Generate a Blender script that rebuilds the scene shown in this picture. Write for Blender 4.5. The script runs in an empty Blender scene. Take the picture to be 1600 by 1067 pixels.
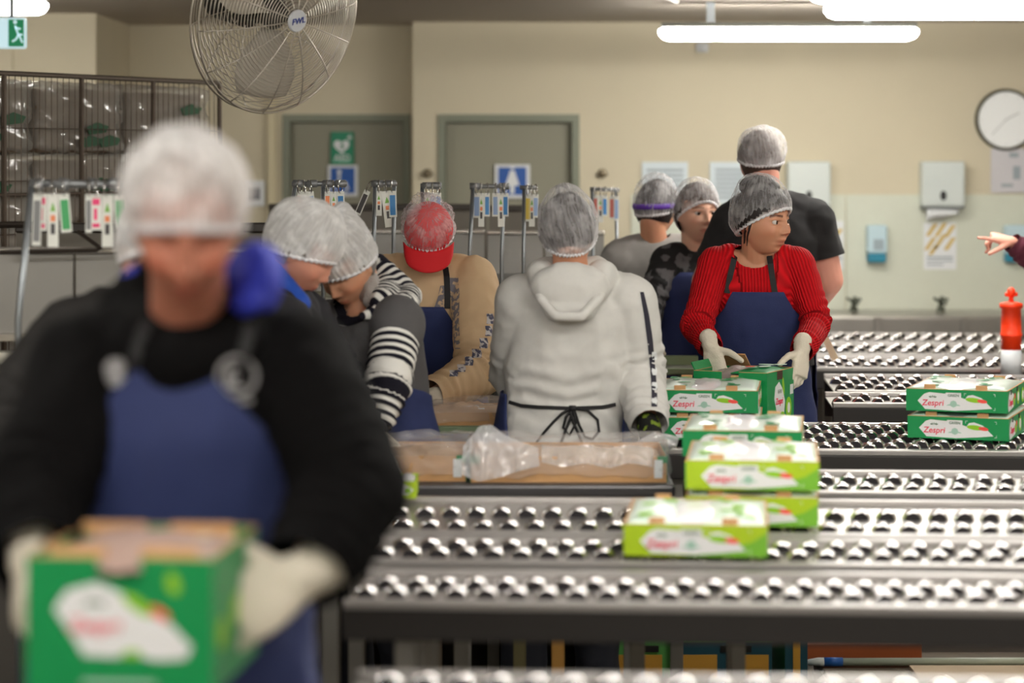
import bpy, bmesh, math, random
import numpy as np
from mathutils import Vector, Matrix, noise
from mathutils.bvhtree import BVHTree
random.seed(7)
S = bpy.context.scene
COL = S.collection
PI = math.pi
# ---------------------------------------------------------------- camera, world, lights
F_PX, HOR, CAM_Z = 3778.0, 250.0, 1.75
cam_data = bpy.data.cameras.new('camera')
cam = bpy.data.objects.new('camera', cam_data); COL.objects.link(cam)
cam.location = (0, 0, CAM_Z); cam.rotation_euler = (PI/2, 0, 0)
cam_data.sensor_width = 36; cam_data.lens = 36*F_PX/1600
cam_data.shift_y = -(533.5-HOR)/1600
cam_data.clip_end = 60
cam_data.dof.use_dof = True; cam_data.dof.focus_distance = 8.2; cam_data.dof.aperture_fstop = 1.9
cam_data.dof.aperture_blades = 0
S.camera = cam
w = bpy.data.worlds.new('world'); S.world = w; w.use_nodes = True
w.node_tree.nodes['Background'].inputs[0].default_value = (0.8, 0.85, 1, 1)
w.node_tree.nodes['Background'].inputs[1].default_value = 0.05
S.view_settings.view_transform = 'Standard'; S.view_settings.look = 'None'
S.view_settings.exposure = 0.32; S.view_settings.gamma = 1.0; S.view_settings.use_curve_mapping = False
LAMP_POWER = 42.0      # emission strength of every batten diffuser

def P(px, py, d):
    return Vector(((px-800)/F_PX*d, d, CAM_Z-(py-HOR)/F_PX*d))

# ---------------------------------------------------------------- materials
def lin(c):
    return tuple(((v/255)/12.92 if v/255 <= .04045 else ((v/255+.055)/1.055)**2.4) for v in c)
MATS = {}
def mat(name, rgb, rough=.6, metal=0, noise_amt=0, noise_scale=20, bump=0, bump_scale=60, emit=0, alpha=1, spec=.5, sss=0, coat=0, trans=0):
    if name in MATS: return MATS[name]
    m = bpy.data.materials.new(name); m.use_nodes = True; nt = m.node_tree
    b = nt.nodes['Principled BSDF']; c = lin(rgb)
    b.inputs['Base Color'].default_value = (*c, 1); b.inputs['Roughness'].default_value = rough
    b.inputs['Metallic'].default_value = metal; b.inputs['Specular IOR Level'].default_value = spec
    b.inputs['Coat Weight'].default_value = coat; b.inputs['Transmission Weight'].default_value = trans
    if sss: b.inputs['Subsurface Weight'].default_value = sss; b.inputs['Subsurface Scale'].default_value = .012
    if emit: b.inputs['Emission Color'].default_value = (*c, 1); b.inputs['Emission Strength'].default_value = emit
    b.inputs['Alpha'].default_value = alpha
    tc = nt.nodes.new('ShaderNodeTexCoord')
    if noise_amt:
        n = nt.nodes.new('ShaderNodeTexNoise'); n.inputs['Scale'].default_value = noise_scale; n.inputs['Detail'].default_value = 5
        nt.links.new(tc.outputs['Object'], n.inputs['Vector'])
        mx = nt.nodes.new('ShaderNodeMix'); mx.data_type = 'RGBA'
        mx.inputs[6].default_value = (*[v*(1-noise_amt) for v in c], 1); mx.inputs[7].default_value = (*[min(1, v*(1+noise_amt)) for v in c], 1)
        nt.links.new(n.outputs['Fac'], mx.inputs[0]); nt.links.new(mx.outputs[2], b.inputs['Base Color'])
    if bump:
        n2 = nt.nodes.new('ShaderNodeTexNoise'); n2.inputs['Scale'].default_value = bump_scale; n2.inputs['Detail'].default_value = 4
        nt.links.new(tc.outputs['Object'], n2.inputs['Vector'])
        bp = nt.nodes.new('ShaderNodeBump'); bp.inputs['Strength'].default_value = bump; bp.inputs['Distance'].default_value = .01
        nt.links.new(n2.outputs['Fac'], bp.inputs['Height']); nt.links.new(bp.outputs[0], b.inputs['Normal'])
    MATS[name] = m; return m

def attr_mat(name, rgb1, rgb2, attr='along', freq=40, width=.5, rough=.8, noisy=0, kind='stripe', bumpd=0, noise_scale=22, thr=.5):
    """two-colour cloth: stripes across a limb, ribs, or blotches"""
    if name in MATS: return MATS[name]
    m = bpy.data.materials.new(name); m.use_nodes = True; nt = m.node_tree; N = nt.nodes; L = nt.links
    b = N['Principled BSDF']; b.inputs['Roughness'].default_value = rough; b.inputs['Specular IOR Level'].default_value = .25
    mx = N.new('ShaderNodeMix'); mx.data_type = 'RGBA'
    mx.inputs[6].default_value = (*lin(rgb1), 1); mx.inputs[7].default_value = (*lin(rgb2), 1)
    if kind == 'blotch':
        tc = N.new('ShaderNodeTexCoord'); n = N.new('ShaderNodeTexNoise'); n.inputs['Scale'].default_value = noise_scale; n.inputs['Detail'].default_value = 3
        L.new(tc.outputs['Object'], n.inputs['Vector'])
        r = N.new('ShaderNodeMapRange'); r.inputs[1].default_value = thr; r.inputs[2].default_value = thr+.06
        L.new(n.outputs['Fac'], r.inputs[0]); L.new(r.outputs[0], mx.inputs[0])
    else:
        a = N.new('ShaderNodeAttribute'); a.attribute_name = attr
        m1 = N.new('ShaderNodeMath'); m1.operation = 'MULTIPLY'; m1.inputs[1].default_value = freq*2*PI
        s = N.new('ShaderNodeMath'); s.operation = 'SINE'
        L.new(a.outputs['Fac'], m1.inputs[0]); L.new(m1.outputs[0], s.inputs[0])
        r = N.new('ShaderNodeMapRange')
        if kind == 'rib': r.inputs[1].default_value = -1; r.inputs[2].default_value = 1
        else: r.inputs[1].default_value = width-.25; r.inputs[2].default_value = width+.25
        L.new(s.outputs[0], r.inputs[0]); L.new(r.outputs[0], mx.inputs[0])
        if bumpd:
            bp = N.new('ShaderNodeBump'); bp.inputs['Strength'].default_value = 1; bp.inputs['Distance'].default_value = bumpd
            L.new(s.outputs[0], bp.inputs['Height']); L.new(bp.outputs[0], b.inputs['Normal'])
    L.new(mx.outputs[2], b.inputs['Base Color'])
    MATS[name] = m; return m

def skin_mat(name, rgb):
    """skin whose lips, brows and blush come from the painted vertex colour 'tint'"""
    if name in MATS: return MATS[name]
    m = mat(name, rgb, .48, sss=.12, spec=.4)
    nt = m.node_tree; b = nt.nodes['Principled BSDF']
    a = nt.nodes.new('ShaderNodeAttribute'); a.attribute_name = 'tint'
    mx = nt.nodes.new('ShaderNodeMix'); mx.data_type = 'RGBA'; mx.blend_type = 'MULTIPLY'; mx.inputs[0].default_value = 1
    mx.inputs[6].default_value = (*lin(rgb), 1)
    nt.links.new(a.outputs['Color'], mx.inputs[7]); nt.links.new(mx.outputs[2], b.inputs['Base Color'])
    return m

def net_mat(name, base_alpha, streak, rgb=(246, 243, 246)):
    """thin non-woven fabric: pleat threads more opaque than the gaps"""
    if name in MATS: return MATS[name]
    m = bpy.data.materials.new(name); m.use_nodes = True; nt = m.node_tree; N = nt.nodes; L = nt.links
    b = N['Principled BSDF']; b.inputs['Base Color'].default_value = (*lin(rgb), 1); b.inputs['Roughness'].default_value = .7
    a = N.new('ShaderNodeAttribute'); a.attribute_name = 'net'
    sx = N.new('ShaderNodeSeparateXYZ'); L.new(a.outputs['Vector'], sx.inputs[0])
    cx = N.new('ShaderNodeCombineXYZ'); 
    mu = N.new('ShaderNodeMath'); mu.operation = 'MULTIPLY'; mu.inputs[1].default_value = 75; L.new(sx.outputs[0], mu.inputs[0]); L.new(mu.outputs[0], cx.inputs[0])
    mv = N.new('ShaderNodeMath'); mv.operation = 'MULTIPLY'; mv.inputs[1].default_value = 5; L.new(sx.outputs[1], mv.inputs[0]); L.new(mv.outputs[0], cx.inputs[1])
    n = N.new('ShaderNodeTexNoise'); n.inputs['Scale'].default_value = 1; n.inputs['Detail'].default_value = 3; L.new(cx.outputs[0], n.inputs['Vector'])
    r = N.new('ShaderNodeMapRange'); r.inputs[1].default_value = .42; r.inputs[2].default_value = .68; r.inputs[3].default_value = base_alpha; r.inputs[4].default_value = min(1, base_alpha+streak*.5)
    L.new(n.outputs['Fac'], r.inputs[0])
    tc = N.new('ShaderNodeTexCoord'); n2 = N.new('ShaderNodeTexNoise'); n2.inputs['Scale'].default_value = 22; n2.inputs['Detail'].default_value = 3
    L.new(tc.outputs['Object'], n2.inputs['Vector'])
    r2 = N.new('ShaderNodeMapRange'); r2.inputs[1].default_value = .48; r2.inputs[2].default_value = .66; r2.inputs[3].default_value = 0; r2.inputs[4].default_value = streak*.7
    L.new(n2.outputs['Fac'], r2.inputs[0])
    rim = N.new('ShaderNodeMapRange'); rim.inputs[1].default_value = .16; rim.inputs[2].default_value = .0; rim.inputs[3].default_value = 0; rim.inputs[4].default_value = .30
    L.new(sx.outputs[1], rim.inputs[0])
    ad = N.new('ShaderNodeMath'); ad.operation = 'ADD'; L.new(r.outputs[0], ad.inputs[0]); L.new(r2.outputs[0], ad.inputs[1])
    ad2 = N.new('ShaderNodeMath'); ad2.operation = 'ADD'; ad2.use_clamp = True; L.new(ad.outputs[0], ad2.inputs[0]); L.new(rim.outputs[0], ad2.inputs[1])
    # thin cloth: part of the light passes through to the other side
    tl = N.new('ShaderNodeBsdfTranslucent'); tl.inputs[0].default_value = (*lin(rgb), 1)
    tp = N.new('ShaderNodeBsdfTransparent'); m1_ = N.new('ShaderNodeMixShader'); m1_.inputs[0].default_value = .4
    L.new(b.outputs[0], m1_.inputs[1]); L.new(tl.outputs[0], m1_.inputs[2])
    m2_ = N.new('ShaderNodeMixShader'); L.new(ad2.outputs[0], m2_.inputs[0]); L.new(tp.outputs[0], m2_.inputs[1]); L.new(m1_.outputs[0], m2_.inputs[2])
    L.new(m2_.outputs[0], N['Material Output'].inputs['Surface'])
    MATS[name] = m; return m

# ---------------------------------------------------------------- object helpers
def tag(o, label=None, cat=None, group=None, kind=None):
    if label: o['label'] = label
    if cat: o['category'] = cat
    if group: o['group'] = group
    if kind: o['kind'] = kind
    return o
def empty(name, loc=(0, 0, 0), label=None, cat=None, group=None, rz=0, kind=None):
    o = bpy.data.objects.new(name, None); COL.objects.link(o); o.location = loc; o.rotation_euler = (0, 0, rz); o.empty_display_size = .05
    return tag(o, label, cat, group, kind)
def link(name, me, m=None, parent=None, smooth=False):
    if m is not None and not isinstance(m, (list, tuple)): m = [m]
    if m:
        for x in m: me.materials.append(x)
    if smooth: me.shade_smooth()
    o = bpy.data.objects.new(name, me); COL.objects.link(o)
    if parent: o.parent = parent
    return o
def world_child(name, me, m, parent, smooth=False):
    """mesh given in world coordinates, parented to a root that only has a location"""
    o = link(name, me, m, parent, smooth)
    o.matrix_parent_inverse = Matrix.Translation(parent.location).inverted() if parent else Matrix()
    return o
def copy_tree(o, parent=None):
    c = o.copy(); COL.objects.link(c); c.parent = parent
    for ch in list(o.children): copy_tree(ch, c)
    return c
class MB:
    """collects simple shapes into one mesh"""
    def __init__(s): s.v = []; s.f = []; s.mi = []; s.cur = 0
    def add(s, vs, fs):
        n = len(s.v); s.v += [tuple(v) for v in vs]; s.f += [tuple(i+n for i in f) for f in fs]; s.mi += [s.cur]*len(fs); return s
    def box(s, x0, x1, y0, y1, z0, z1, M=None, bev=0):
        if bev:
            bm = bmesh.new(); bmesh.ops.create_cube(bm, size=1)
            for v in bm.verts: v.co = Vector(((x0+x1)/2+v.co.x*(x1-x0), (y0+y1)/2+v.co.y*(y1-y0), (z0+z1)/2+v.co.z*(z1-z0)))
            bmesh.ops.bevel(bm, geom=bm.edges[:], offset=bev, segments=2, affect='EDGES', profile=.5)
            bm.verts.ensure_lookup_table()
            vs = [v.co.copy() for v in bm.verts]; fs = [[v.index for v in f.verts] for f in bm.faces]; bm.free()
        else:
            vs = [Vector((x, y, z)) for x in (x0, x1) for y in (y0, y1) for z in (z0, z1)]
            fs = [(0, 1, 3, 2), (4, 6, 7, 5), (0, 4, 5, 1), (2, 3, 7, 6), (0, 2, 6, 4), (1, 5, 7, 3)]
        if M: vs = [M @ v for v in vs]
        return s.add(vs, fs)
    def tube(s, pts, r, n=8, closed=False, rs=None, flat=None):
        pts = [Vector(p) for p in pts]; N = len(pts); vs = []; up = None
        for i, p in enumerate(pts):
            if closed: t = pts[(i+1) % N]-pts[i-1]
            else: t = pts[min(i+1, N-1)]-pts[max(i-1, 0)]
            if t.length < 1e-9: t = Vector((0, 0, 1))
            t.normalize()
            if up is None:
                up = Vector((0, 0, 1)) if abs(t.z) < .9 else Vector((1, 0, 0))
            a = (up - t*up.dot(t))
            if a.length < 1e-6: a = t.orthogonal()
            a.normalize(); up = a; b = t.cross(a); rr = rs[i] if rs else r
            for k in range(n):
                th = 2*PI*k/n
                fa, fb = (flat if flat else (1, 1))
                vs.append(p + a*math.cos(th)*rr*fa + b*math.sin(th)*rr*fb)
        fs = []
        for i in range(N if closed else N-1):
            j = (i+1) % N
            for k in range(n): fs.append((i*n+k, i*n+(k+1) % n, j*n+(k+1) % n, j*n+k))
        if not closed: fs.append(tuple(range(n))[::-1]); fs.append(tuple((N-1)*n+k for k in range(n)))
        return s.add(vs, fs)
    def lathe(s, prof, n=24, M=None):
        vs = []; fs = []
        for (r, z) in prof:
            for k in range(n): vs.append(Vector((r*math.cos(2*PI*k/n), r*math.sin(2*PI*k/n), z)))
        for i in range(len(prof)-1):
            for k in range(n): fs.append((i*n+k, i*n+(k+1) % n, (i+1)*n+(k+1) % n, (i+1)*n+k))
        fs.append(tuple(range(n))[::-1]); fs.append(tuple((len(prof)-1)*n+k for k in range(n)))
        if M: vs = [M @ v for v in vs]
        return s.add(vs, fs)
    def prism(s, poly, M, depth):
        """poly in local xy extruded along local z by depth, placed by M"""
        n = len(poly)
        vs = [M @ Vector((x, y, 0)) for x, y in poly]+[M @ Vector((x, y, depth)) for x, y in poly]
        fs = [tuple(range(n))[::-1], tuple(range(n, 2*n))]+[(i, (i+1) % n, n+(i+1) % n, n+i) for i in range(n)]
        return s.add(vs, fs)
    def mesh(s, name):
        me = bpy.data.meshes.new(name); me.from_pydata(s.v, [], s.f)
        if s.cur: me.polygons.foreach_set('material_index', s.mi)
        bm = bmesh.new(); bm.from_mesh(me); bmesh.ops.recalc_face_normals(bm, faces=bm.faces[:]); bm.to_mesh(me); bm.free()
        me.update(); return me
    def build(s, name, m, parent=None, smooth=False): return link(name, s.mesh(name), m, parent, smooth)
    def wbuild(s, name, m, parent, smooth=False): return world_child(name, s.mesh(name), m, parent, smooth)
def struct(o): o['kind'] = 'structure'; return o
def autosmooth(o, ang=35):
    me = o.data; bm = bmesh.new(); bm.from_mesh(me)
    for f in bm.faces: f.smooth = True
    for e in bm.edges:
        if len(e.link_faces) == 2 and e.calc_face_angle(0) > math.radians(ang): e.smooth = False
    bm.to_mesh(me); bm.free(); return o
TEXTS = {}
def text_mesh(body, size, thick=.0004, shear=0):
    k = (body, size, thick, shear)
    if k in TEXTS: return TEXTS[k]
    c = bpy.data.curves.new('text', 'FONT'); c.body = body; c.size = size; c.extrude = thick; c.align_x = 'CENTER'; c.align_y = 'CENTER'; c.shear = shear
    c.resolution_u = 3; c.offset = size*.012
    o = bpy.data.objects.new('text', c); COL.objects.link(o); bpy.context.view_layer.update()
    me = bpy.data.meshes.new_from_object(o.evaluated_get(bpy.context.evaluated_depsgraph_get()))
    bpy.data.objects.remove(o); bpy.data.curves.remove(c); TEXTS[k] = me; return me
def add_text(name, body, size, M, m, parent, thick=.0004, shear=0, sx=1, bold=0):
    me = text_mesh(body, size, thick, shear).copy(); me.transform(M @ Matrix.Diagonal((sx, 1, 1, 1))); me.materials.clear(); me.materials.append(m)
    o = bpy.data.objects.new(name, me); COL.objects.link(o); o.parent = parent; return o
def frame(o, x, z):
    """matrix with local x -> x, local y -> z ; local z -> outward normal x cross z"""
    x = Vector(x).normalized(); z = Vector(z).normalized(); n = x.cross(z)
    return Matrix(((x.x, z.x, n.x, o[0]), (x.y, z.y, n.y, o[1]), (x.z, z.z, n.z, o[2]), (0, 0, 0, 1)))
def ell_poly(cx, cy, rx, ry, rot=0, n=16, pointy=0):
    out = []
    for k in range(n):
        t = 2*PI*k/n; x = rx*math.cos(t); y = ry*math.sin(t)*(1-pointy*max(0, math.cos(t))**2)
        out.append((cx+x*math.cos(rot)-y*math.sin(rot), cy+x*math.sin(rot)+y*math.cos(rot)))
    return out
# ---------------------------------------------------------------- materials used all over
STEEL = mat('stainless', (172, 168, 162), .32, .9, noise_amt=.12, noise_scale=6)
STEEL_DULL = mat('stainless_dull', (150, 147, 142), .5, .75, noise_amt=.15, noise_scale=5)
ZINC = mat('zinc_rod', (150, 155, 160), .4, .85)
CHROME = mat('chrome', (220, 220, 220), .12, 1)
DARK = mat('dark_beam', (52, 49, 48), .45, .3)
BLACKP = mat('black_plastic', (22, 22, 23), .4)
WHITEP = mat('white_plastic', (222, 225, 224), .35)
PAPER = mat('white_paper', (225, 227, 230), .7)
WALLM = mat('wall_cream', (206, 196, 172), .75, noise_amt=.04, noise_scale=3)
KRAFT = mat('kraft_card', (200, 154, 106), .85, noise_amt=.08, noise_scale=30)

# ---------------------------------------------------------------- room shell
WD = 13.5; CH = 2.52
def wallbox(name, x0, x1, y0, y1, z0, z1, m, bev=0):
    return struct(MB().box(x0, x1, y0, y1, z0, z1, bev=bev).build(name, m))
wallbox('floor', -5.2, 5.2, -2.6, 14.2, -.12, 0, mat('floor_concrete', (104, 98, 92), .55, noise_amt=.2, noise_scale=4, bump=.1, bump_scale=30))
wallbox('ceiling', -5.2, 5.2, -2.6, 14.2, CH, CH+.12, mat('ceiling_paint', (176, 166, 156), .8, noise_amt=.03, noise_scale=2))
xs = (645-800)/F_PX*WD
xl = (150-800)/F_PX*12.7
wallbox('wall_right', 5.0, 5.2, -2.5, 14.1, 0, CH, WALLM)
wallbox('wall_left', -5.2, -5.0, -2.5, 14.1, 0, CH, WALLM)
wallbox('wall_front', -5.0, 5.0, -2.6, -2.5, 0, CH, WALLM)
wallbox('wall_column', -5.0, xl, 12.7, 13.9, 0, CH, WALLM)
wallbox('trim_1', -2.9, -2.62, 12.68, 12.7, 0, CH, WALLM)
# wall with two door openings: pieces of the back wall
def px2x(px, d): return (px-800)/F_PX*d
def z_at(py, d): return CAM_Z-(py-HOR)/F_PX*d
D1 = (px2x(445, 13.8), px2x(638, 13.8), z_at(182, 13.8)); D2 = (px2x(688, WD), px2x(902, WD), z_at(182, WD))
bw = MB()
bw.box(xl-.02, D1[0], 13.8, 14.1, 0, CH); bw.box(D1[1], xs, 13.8, 14.1, 0, CH); bw.box(D1[0], D1[1], 13.8, 14.1, D1[2], CH); bw.box(D1[0], D1[1], 14.0, 14.1, 0, D1[2])
struct(bw.build('wall_back_left', WALLM))
bw = MB(); bw.box(xs, D2[0], WD, 14.1, 0, CH); bw.box(D2[1], 5.0, WD, 14.1, 0, CH); bw.box(D2[0], D2[1], WD, 14.1, D2[2], CH); bw.box(D2[0], D2[1], WD+.2, 14.1, 0, D2[2])
struct(bw.build('wall_back', WALLM))
wallbox('trim_2', px2x(420, 13.8), px2x(446, 13.8)-.055, 13.76, 13.8, 0, CH, mat('cream_trim', (214, 203, 172), .7))
GD = mat('door_grey_green', (140, 137, 120), .55); GF = mat('door_frame_green', (126, 130, 114), .5)
for i, (x0, x1, zt, y) in enumerate([(D1[0], D1[1], D1[2], 13.8), (D2[0], D2[1], D2[2], WD)]):
    d = MB().box(x0+.032, x1-.032, y+.05, y+.09, .01, zt-.032, bev=.004).build('door_%d' % (i+1), GD); struct(d)
    fr = MB(); fr.box(x0-.012, x0+.03, y-.015, y+.09, 0, zt+.012); fr.box(x1-.03, x1+.012, y-.015, y+.09, 0, zt+.012); fr.box(x0+.03, x1-.03, y-.015, y+.09, zt-.03, zt+.012)
    fr.build('door_frame', GF, d)
    h = MB(); h.tube([(x0+.12, y+.05, 1.02), (x0+.12, y+.0, 1.02), (x0+.22, y+.0, 1.02)], .01); h.lathe([(.025, 0), (.025, .008)], 16, Matrix.Translation((x0+.12, y+.05, 1.02)) @ Matrix.Rotation(PI/2, 4, 'X'))
    h.build('door_handle', CHROME, d)
# splashback: white lining panels on the lower right wall
zsp = z_at(304, WD)
sp = empty('trim_3', (px2x(985, WD), WD, 0)); sp['kind'] = 'structure'
x = px2x(985, WD)
while x < 4.95:
    x2 = min(x+1.2, 4.98)
    MB().box(x+.003, x2-.003, WD-.014, WD, .02, zsp).wbuild('lining_panel', mat('lining_white', (206, 209, 194), .35, noise_amt=.03), sp); x = x2
wallbox('baseboard_right', 4.97, 5.0, -2.5, 13.4, 0, .1, mat('skirting', (120, 110, 98), .6))

# ---------------------------------------------------------------- lights: batten fittings
LIT = mat('lit_diffuser', (255, 252, 243), .5, emit=LAMP_POWER)
def batten(x0, x1, y, z0, label, name='batten_light'):
    t = empty(name, ((x0+x1)/2, y, z0), label, 'light', 'batten lights under the ceiling')
    L_ = (x1-x0)/2
    me = MB(); vs = []
    prof = [(-.045, .062), (-.055, .045), (-.05, .015), (-.03, 0), (.03, 0), (.05, .015), (.055, .045), (.045, .062)]
    n = len(prof); ends = [(-L_, .35), (-L_+.02, .8), (-L_+.05, 1), (L_-.05, 1), (L_-.02, .8), (L_, .35)]
    for (xx, sc) in ends:
        for (py_, pz) in prof: vs.append((xx, py_*sc, .045+(pz-.045)*sc))
    fs = [(i*n+k, i*n+(k+1) % n, (i+1)*n+(k+1) % n, (i+1)*n+k) for i in range(5) for k in range(n)]+[tuple(range(n))[::-1], tuple(5*n+k for k in range(n))]
    me.add(vs, fs); me.build('diffuser', LIT, t, True)
    b = MB(); b.box(-L_+.01, L_-.01, -.06, .06, .06, .085, bev=.006); b.build('lamp_housing', mat('lamp_housing', (125, 128, 122), .5), t)
    for s in (-1, 1): MB().box(s*(L_-.25)-.02, s*(L_-.25)+.02, -.02, .02, .085, CH-z0).build('bracket', ZINC, t)
    return t
for (px0, px1, pyb, d, lb) in [(1030, 1434, 63, 11.8, 'long lit batten light nearest the back wall, above the tall man'),
                               (1288, 1700, 30, 10.3, 'long lit batten light at the top right corner, lower of the two there'),
                               (1263, 1680, 6, 9.5, 'long lit batten light cut by the top edge, upper of the two at top right'),
                               (-330, 74, 23, 10.9, 'lit batten light at the top left corner above the exit sign')]:
    batten(px2x(px0, d), px2x(px1, d), d, z_at(pyb, d), lb)
for x, y, w_ in [(-.7, 2.1, 'ahead of the camera'), (.5, 4.7, 'over the roller lane with bright rollers'), (-2.2, 4.4, 'left of the foreground man'), (1.9, 6.0, 'over the right end of the lime tray lane'), (-2.2, 1.2, 'left of the camera'), (2.0, 3.4, 'over the nearest conveyor lane'), (2.0, .6, 'right of the camera'), (0.2, -1.2, 'behind the camera'), (3.6, 8.2, 'by the right wall')]:  # unseen battens, added to brighten the room and the people's fronts
    batten(x-.62, x+.62, y, 2.40, 'unseen added batten light above the picture, '+w_)
# thin conduit on the ceiling
tag(MB().tube([(px2x(960, 9.9), 9.9, CH-.014), (px2x(1062, 11.3), 11.5, CH-.014)], .012).build('cable_conduit', mat('conduit', (200, 198, 196), .5)), 'pale conduit running diagonally across the ceiling to a batten light', 'conduit')

# ---------------------------------------------------------------- things on the walls
def wall_item(name, px0, px1, py0, py1, d, label, cat, group=None):
    return empty(name, (px2x((px0+px1)/2, d), d, z_at(py1, d)), label, cat, group), px2x(px1, d)-px2x(px0, d), z_at(py0, d)-z_at(py1, d)
# exit sign, hanging from the ceiling
t, wd, ht = wall_item('exit_sign', -4, 41, 28, 76, 10.6, 'green and white lit running-man exit sign at the top left', 'sign')
MB().box(-wd/2, wd/2, -.02, .02, 0, ht, bev=.01).build('sign_body', mat('exit_white', (205, 235, 245), .4, emit=.55), t)
MB().box(-wd*.08, wd/2-.006, -.024, -.02, .008, ht-.008).build('sign_face', mat('exit_green', (20, 140, 90), .4, emit=.3), t)
g = MB(); X0 = wd*.25
for (a, b) in [((X0-.012, .1), (X0+.002, .06)), ((X0+.002, .06), (X0+.02, .06)), ((X0+.002, .06), (X0-.008, .04)), ((X0-.008, .04), (X0-.025, .03)), ((X0+.004, .06), (X0+.02, .025)), ((X0-.012, .09), (X0+.012, .085))]:
    g.tube([(a[0], -.025, a[1]), (b[0], -.025, b[1])], .004, 6)
g.lathe([(.008, -.003), (.008, .003)], 12, Matrix.Translation((X0-.012, -.025, .115)) @ Matrix.Rotation(PI/2, 4, 'X'))
g.build('running_man', mat('exit_white', (0, 0, 0)), t)
MB().box(-.01, .01, -.008, .008, ht, CH-t.location.z).build('bracket', ZINC, t)
# signs on doors
t, wd, ht = wall_item('defibrillator_sign', 517, 553, 206, 257, 13.835, 'green defibrillator sign with a white heart on the left door', 'sign')
MB().box(-wd/2, wd/2, -.006, 0.01, 0, ht).build('sign_plate', mat('aed_green', (0, 128, 92), .4), t)
hp = []
for k in range(28):
    a = 2*PI*k/28; hp.append((.0028*16*math.sin(a)**3*wd/.13, .0028*(13*math.cos(a)-5*math.cos(2*a)-2*math.cos(3*a)-math.cos(4*a))*wd/.13))
g = MB(); g.prism(hp, frame((-.004, -.007, ht*.56), (1, 0, 0), (0, 0, 1)), .002)
g.box(wd*.22, wd*.42, -.009, -.007, ht*.80, ht*.85); g.box(wd*.295, wd*.345, -.009, -.007, ht*.74, ht*.91)
g.build('heart_symbol', PAPER, t)
MB().prism([(.005, .028), (-.016, -.002), (-.002, .0), (-.008, -.03), (.015, .006), (.001, .004)], frame((0, -.0105, ht*.55), (1, 0, 0), (0, 0, 1)), .001).build('flash_symbol', mat('aed_green', (0, 0, 0)), t)
g = MB(); g.box(-wd*.4, wd*.4, -.008, -.006, ht*.07, ht*.12); g.build('caption_bar', mat('aed_pale', (120, 190, 160), .5), t)
add_text('lettering', 'AED', .05, frame((0, -.0075, ht*.2), (1, 0, 0), (0, 0, 1)), PAPER, t)
BLUE = mat('sign_blue', (18, 82, 165), .4)
def person_sign(px0, px1, py0, py1, d, lb, kind):
    t, wd, ht = wall_item('toilet_sign', px0, px1, py0, py1, d, lb, 'sign')
    MB().box(-wd/2, wd/2, -.006, 0.01, 0, ht, bev=.003).build('sign_border', PAPER, t)
    MB().box(-wd*.4, wd*.4, -.008, -.006, ht*.1, ht*.92).build('sign_plate', BLUE, t)
    g = MB(); 
    if kind == 'w':
        g.prism([(-.012, .13), (.012, .13), (.04, .045), (.012, .045), (.012, .0), (-.012, .0), (-.012, .045), (-.04, .045)], frame((0, -.009, ht*.14), (1, 0, 0), (0, 0, 1)), .002)
        g.lathe([(.013, -.001), (.013, .001)], 14, Matrix.Translation((0, -.009, ht*.14+.15)) @ Matrix.Rotation(PI/2, 4, 'X'))
    else:
        g.lathe([(.013, -.001), (.013, .001)], 14, Matrix.Translation((-.02, -.009, ht*.78)) @ Matrix.Rotation(PI/2, 4, 'X'))
        g.tube([(-.02, -.009, ht*.7), (-.02, -.009, ht*.45), (.015, -.009, ht*.45), (.03, -.009, ht*.22)], .009, 6)
        g.tube([(-.01+.04*math.cos(a), -.009, ht*.32+.04*math.sin(a)) for a in [2.2+i*.35 for i in range(12)]], .005, 6)
    g.build('person_symbol', PAPER, t)
person_sign(512, 559, 258, 307, 13.835, 'blue accessible toilet sign with white border on the left door', 'd')
person_sign(773, 828, 257, 310, 13.535, 'blue toilet sign with a white figure on the right door', 'w')
t, wd, ht = wall_item('wall_notice', 379, 413, 282, 322, 13.78, 'small notice with a dark block on the wall left of the left door', 'notice')
MB().box(-wd/2, wd/2, -.006, 0.02, 0, ht).build('sheet', PAPER, t); MB().box(-wd*.3, wd*.3, -.008, -.006, ht*.25, ht*.7).build('printed_block', mat('grey_print', (110, 110, 118)), t)
for px, lb in ((668, 'small round metal coat hook on the wall between the two doors'), (941, 'small round metal coat hook on the wall right of the right door')):
    t = empty('coat_hook', (px2x(px, WD), WD, z_at(271, WD)), lb, 'hook')
    MB().lathe([(.026, 0), (.026, .008), (.012, .02), (.02, .045), (.0, .05)], 16, Matrix.Rotation(PI/2, 4, 'X') @ Matrix.Scale(-1, 4, (0, 0, 0)) if False else Matrix.Rotation(PI/2, 4, 'X')).build('hook_plate', mat('bronze', (120, 108, 88), .4, .6), t)
    MB().tube([(-.03, -.02, -.004), (.03, -.02, -.004)], .008).build('hook_arm', mat('bronze', (0, 0, 0)), t)
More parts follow.
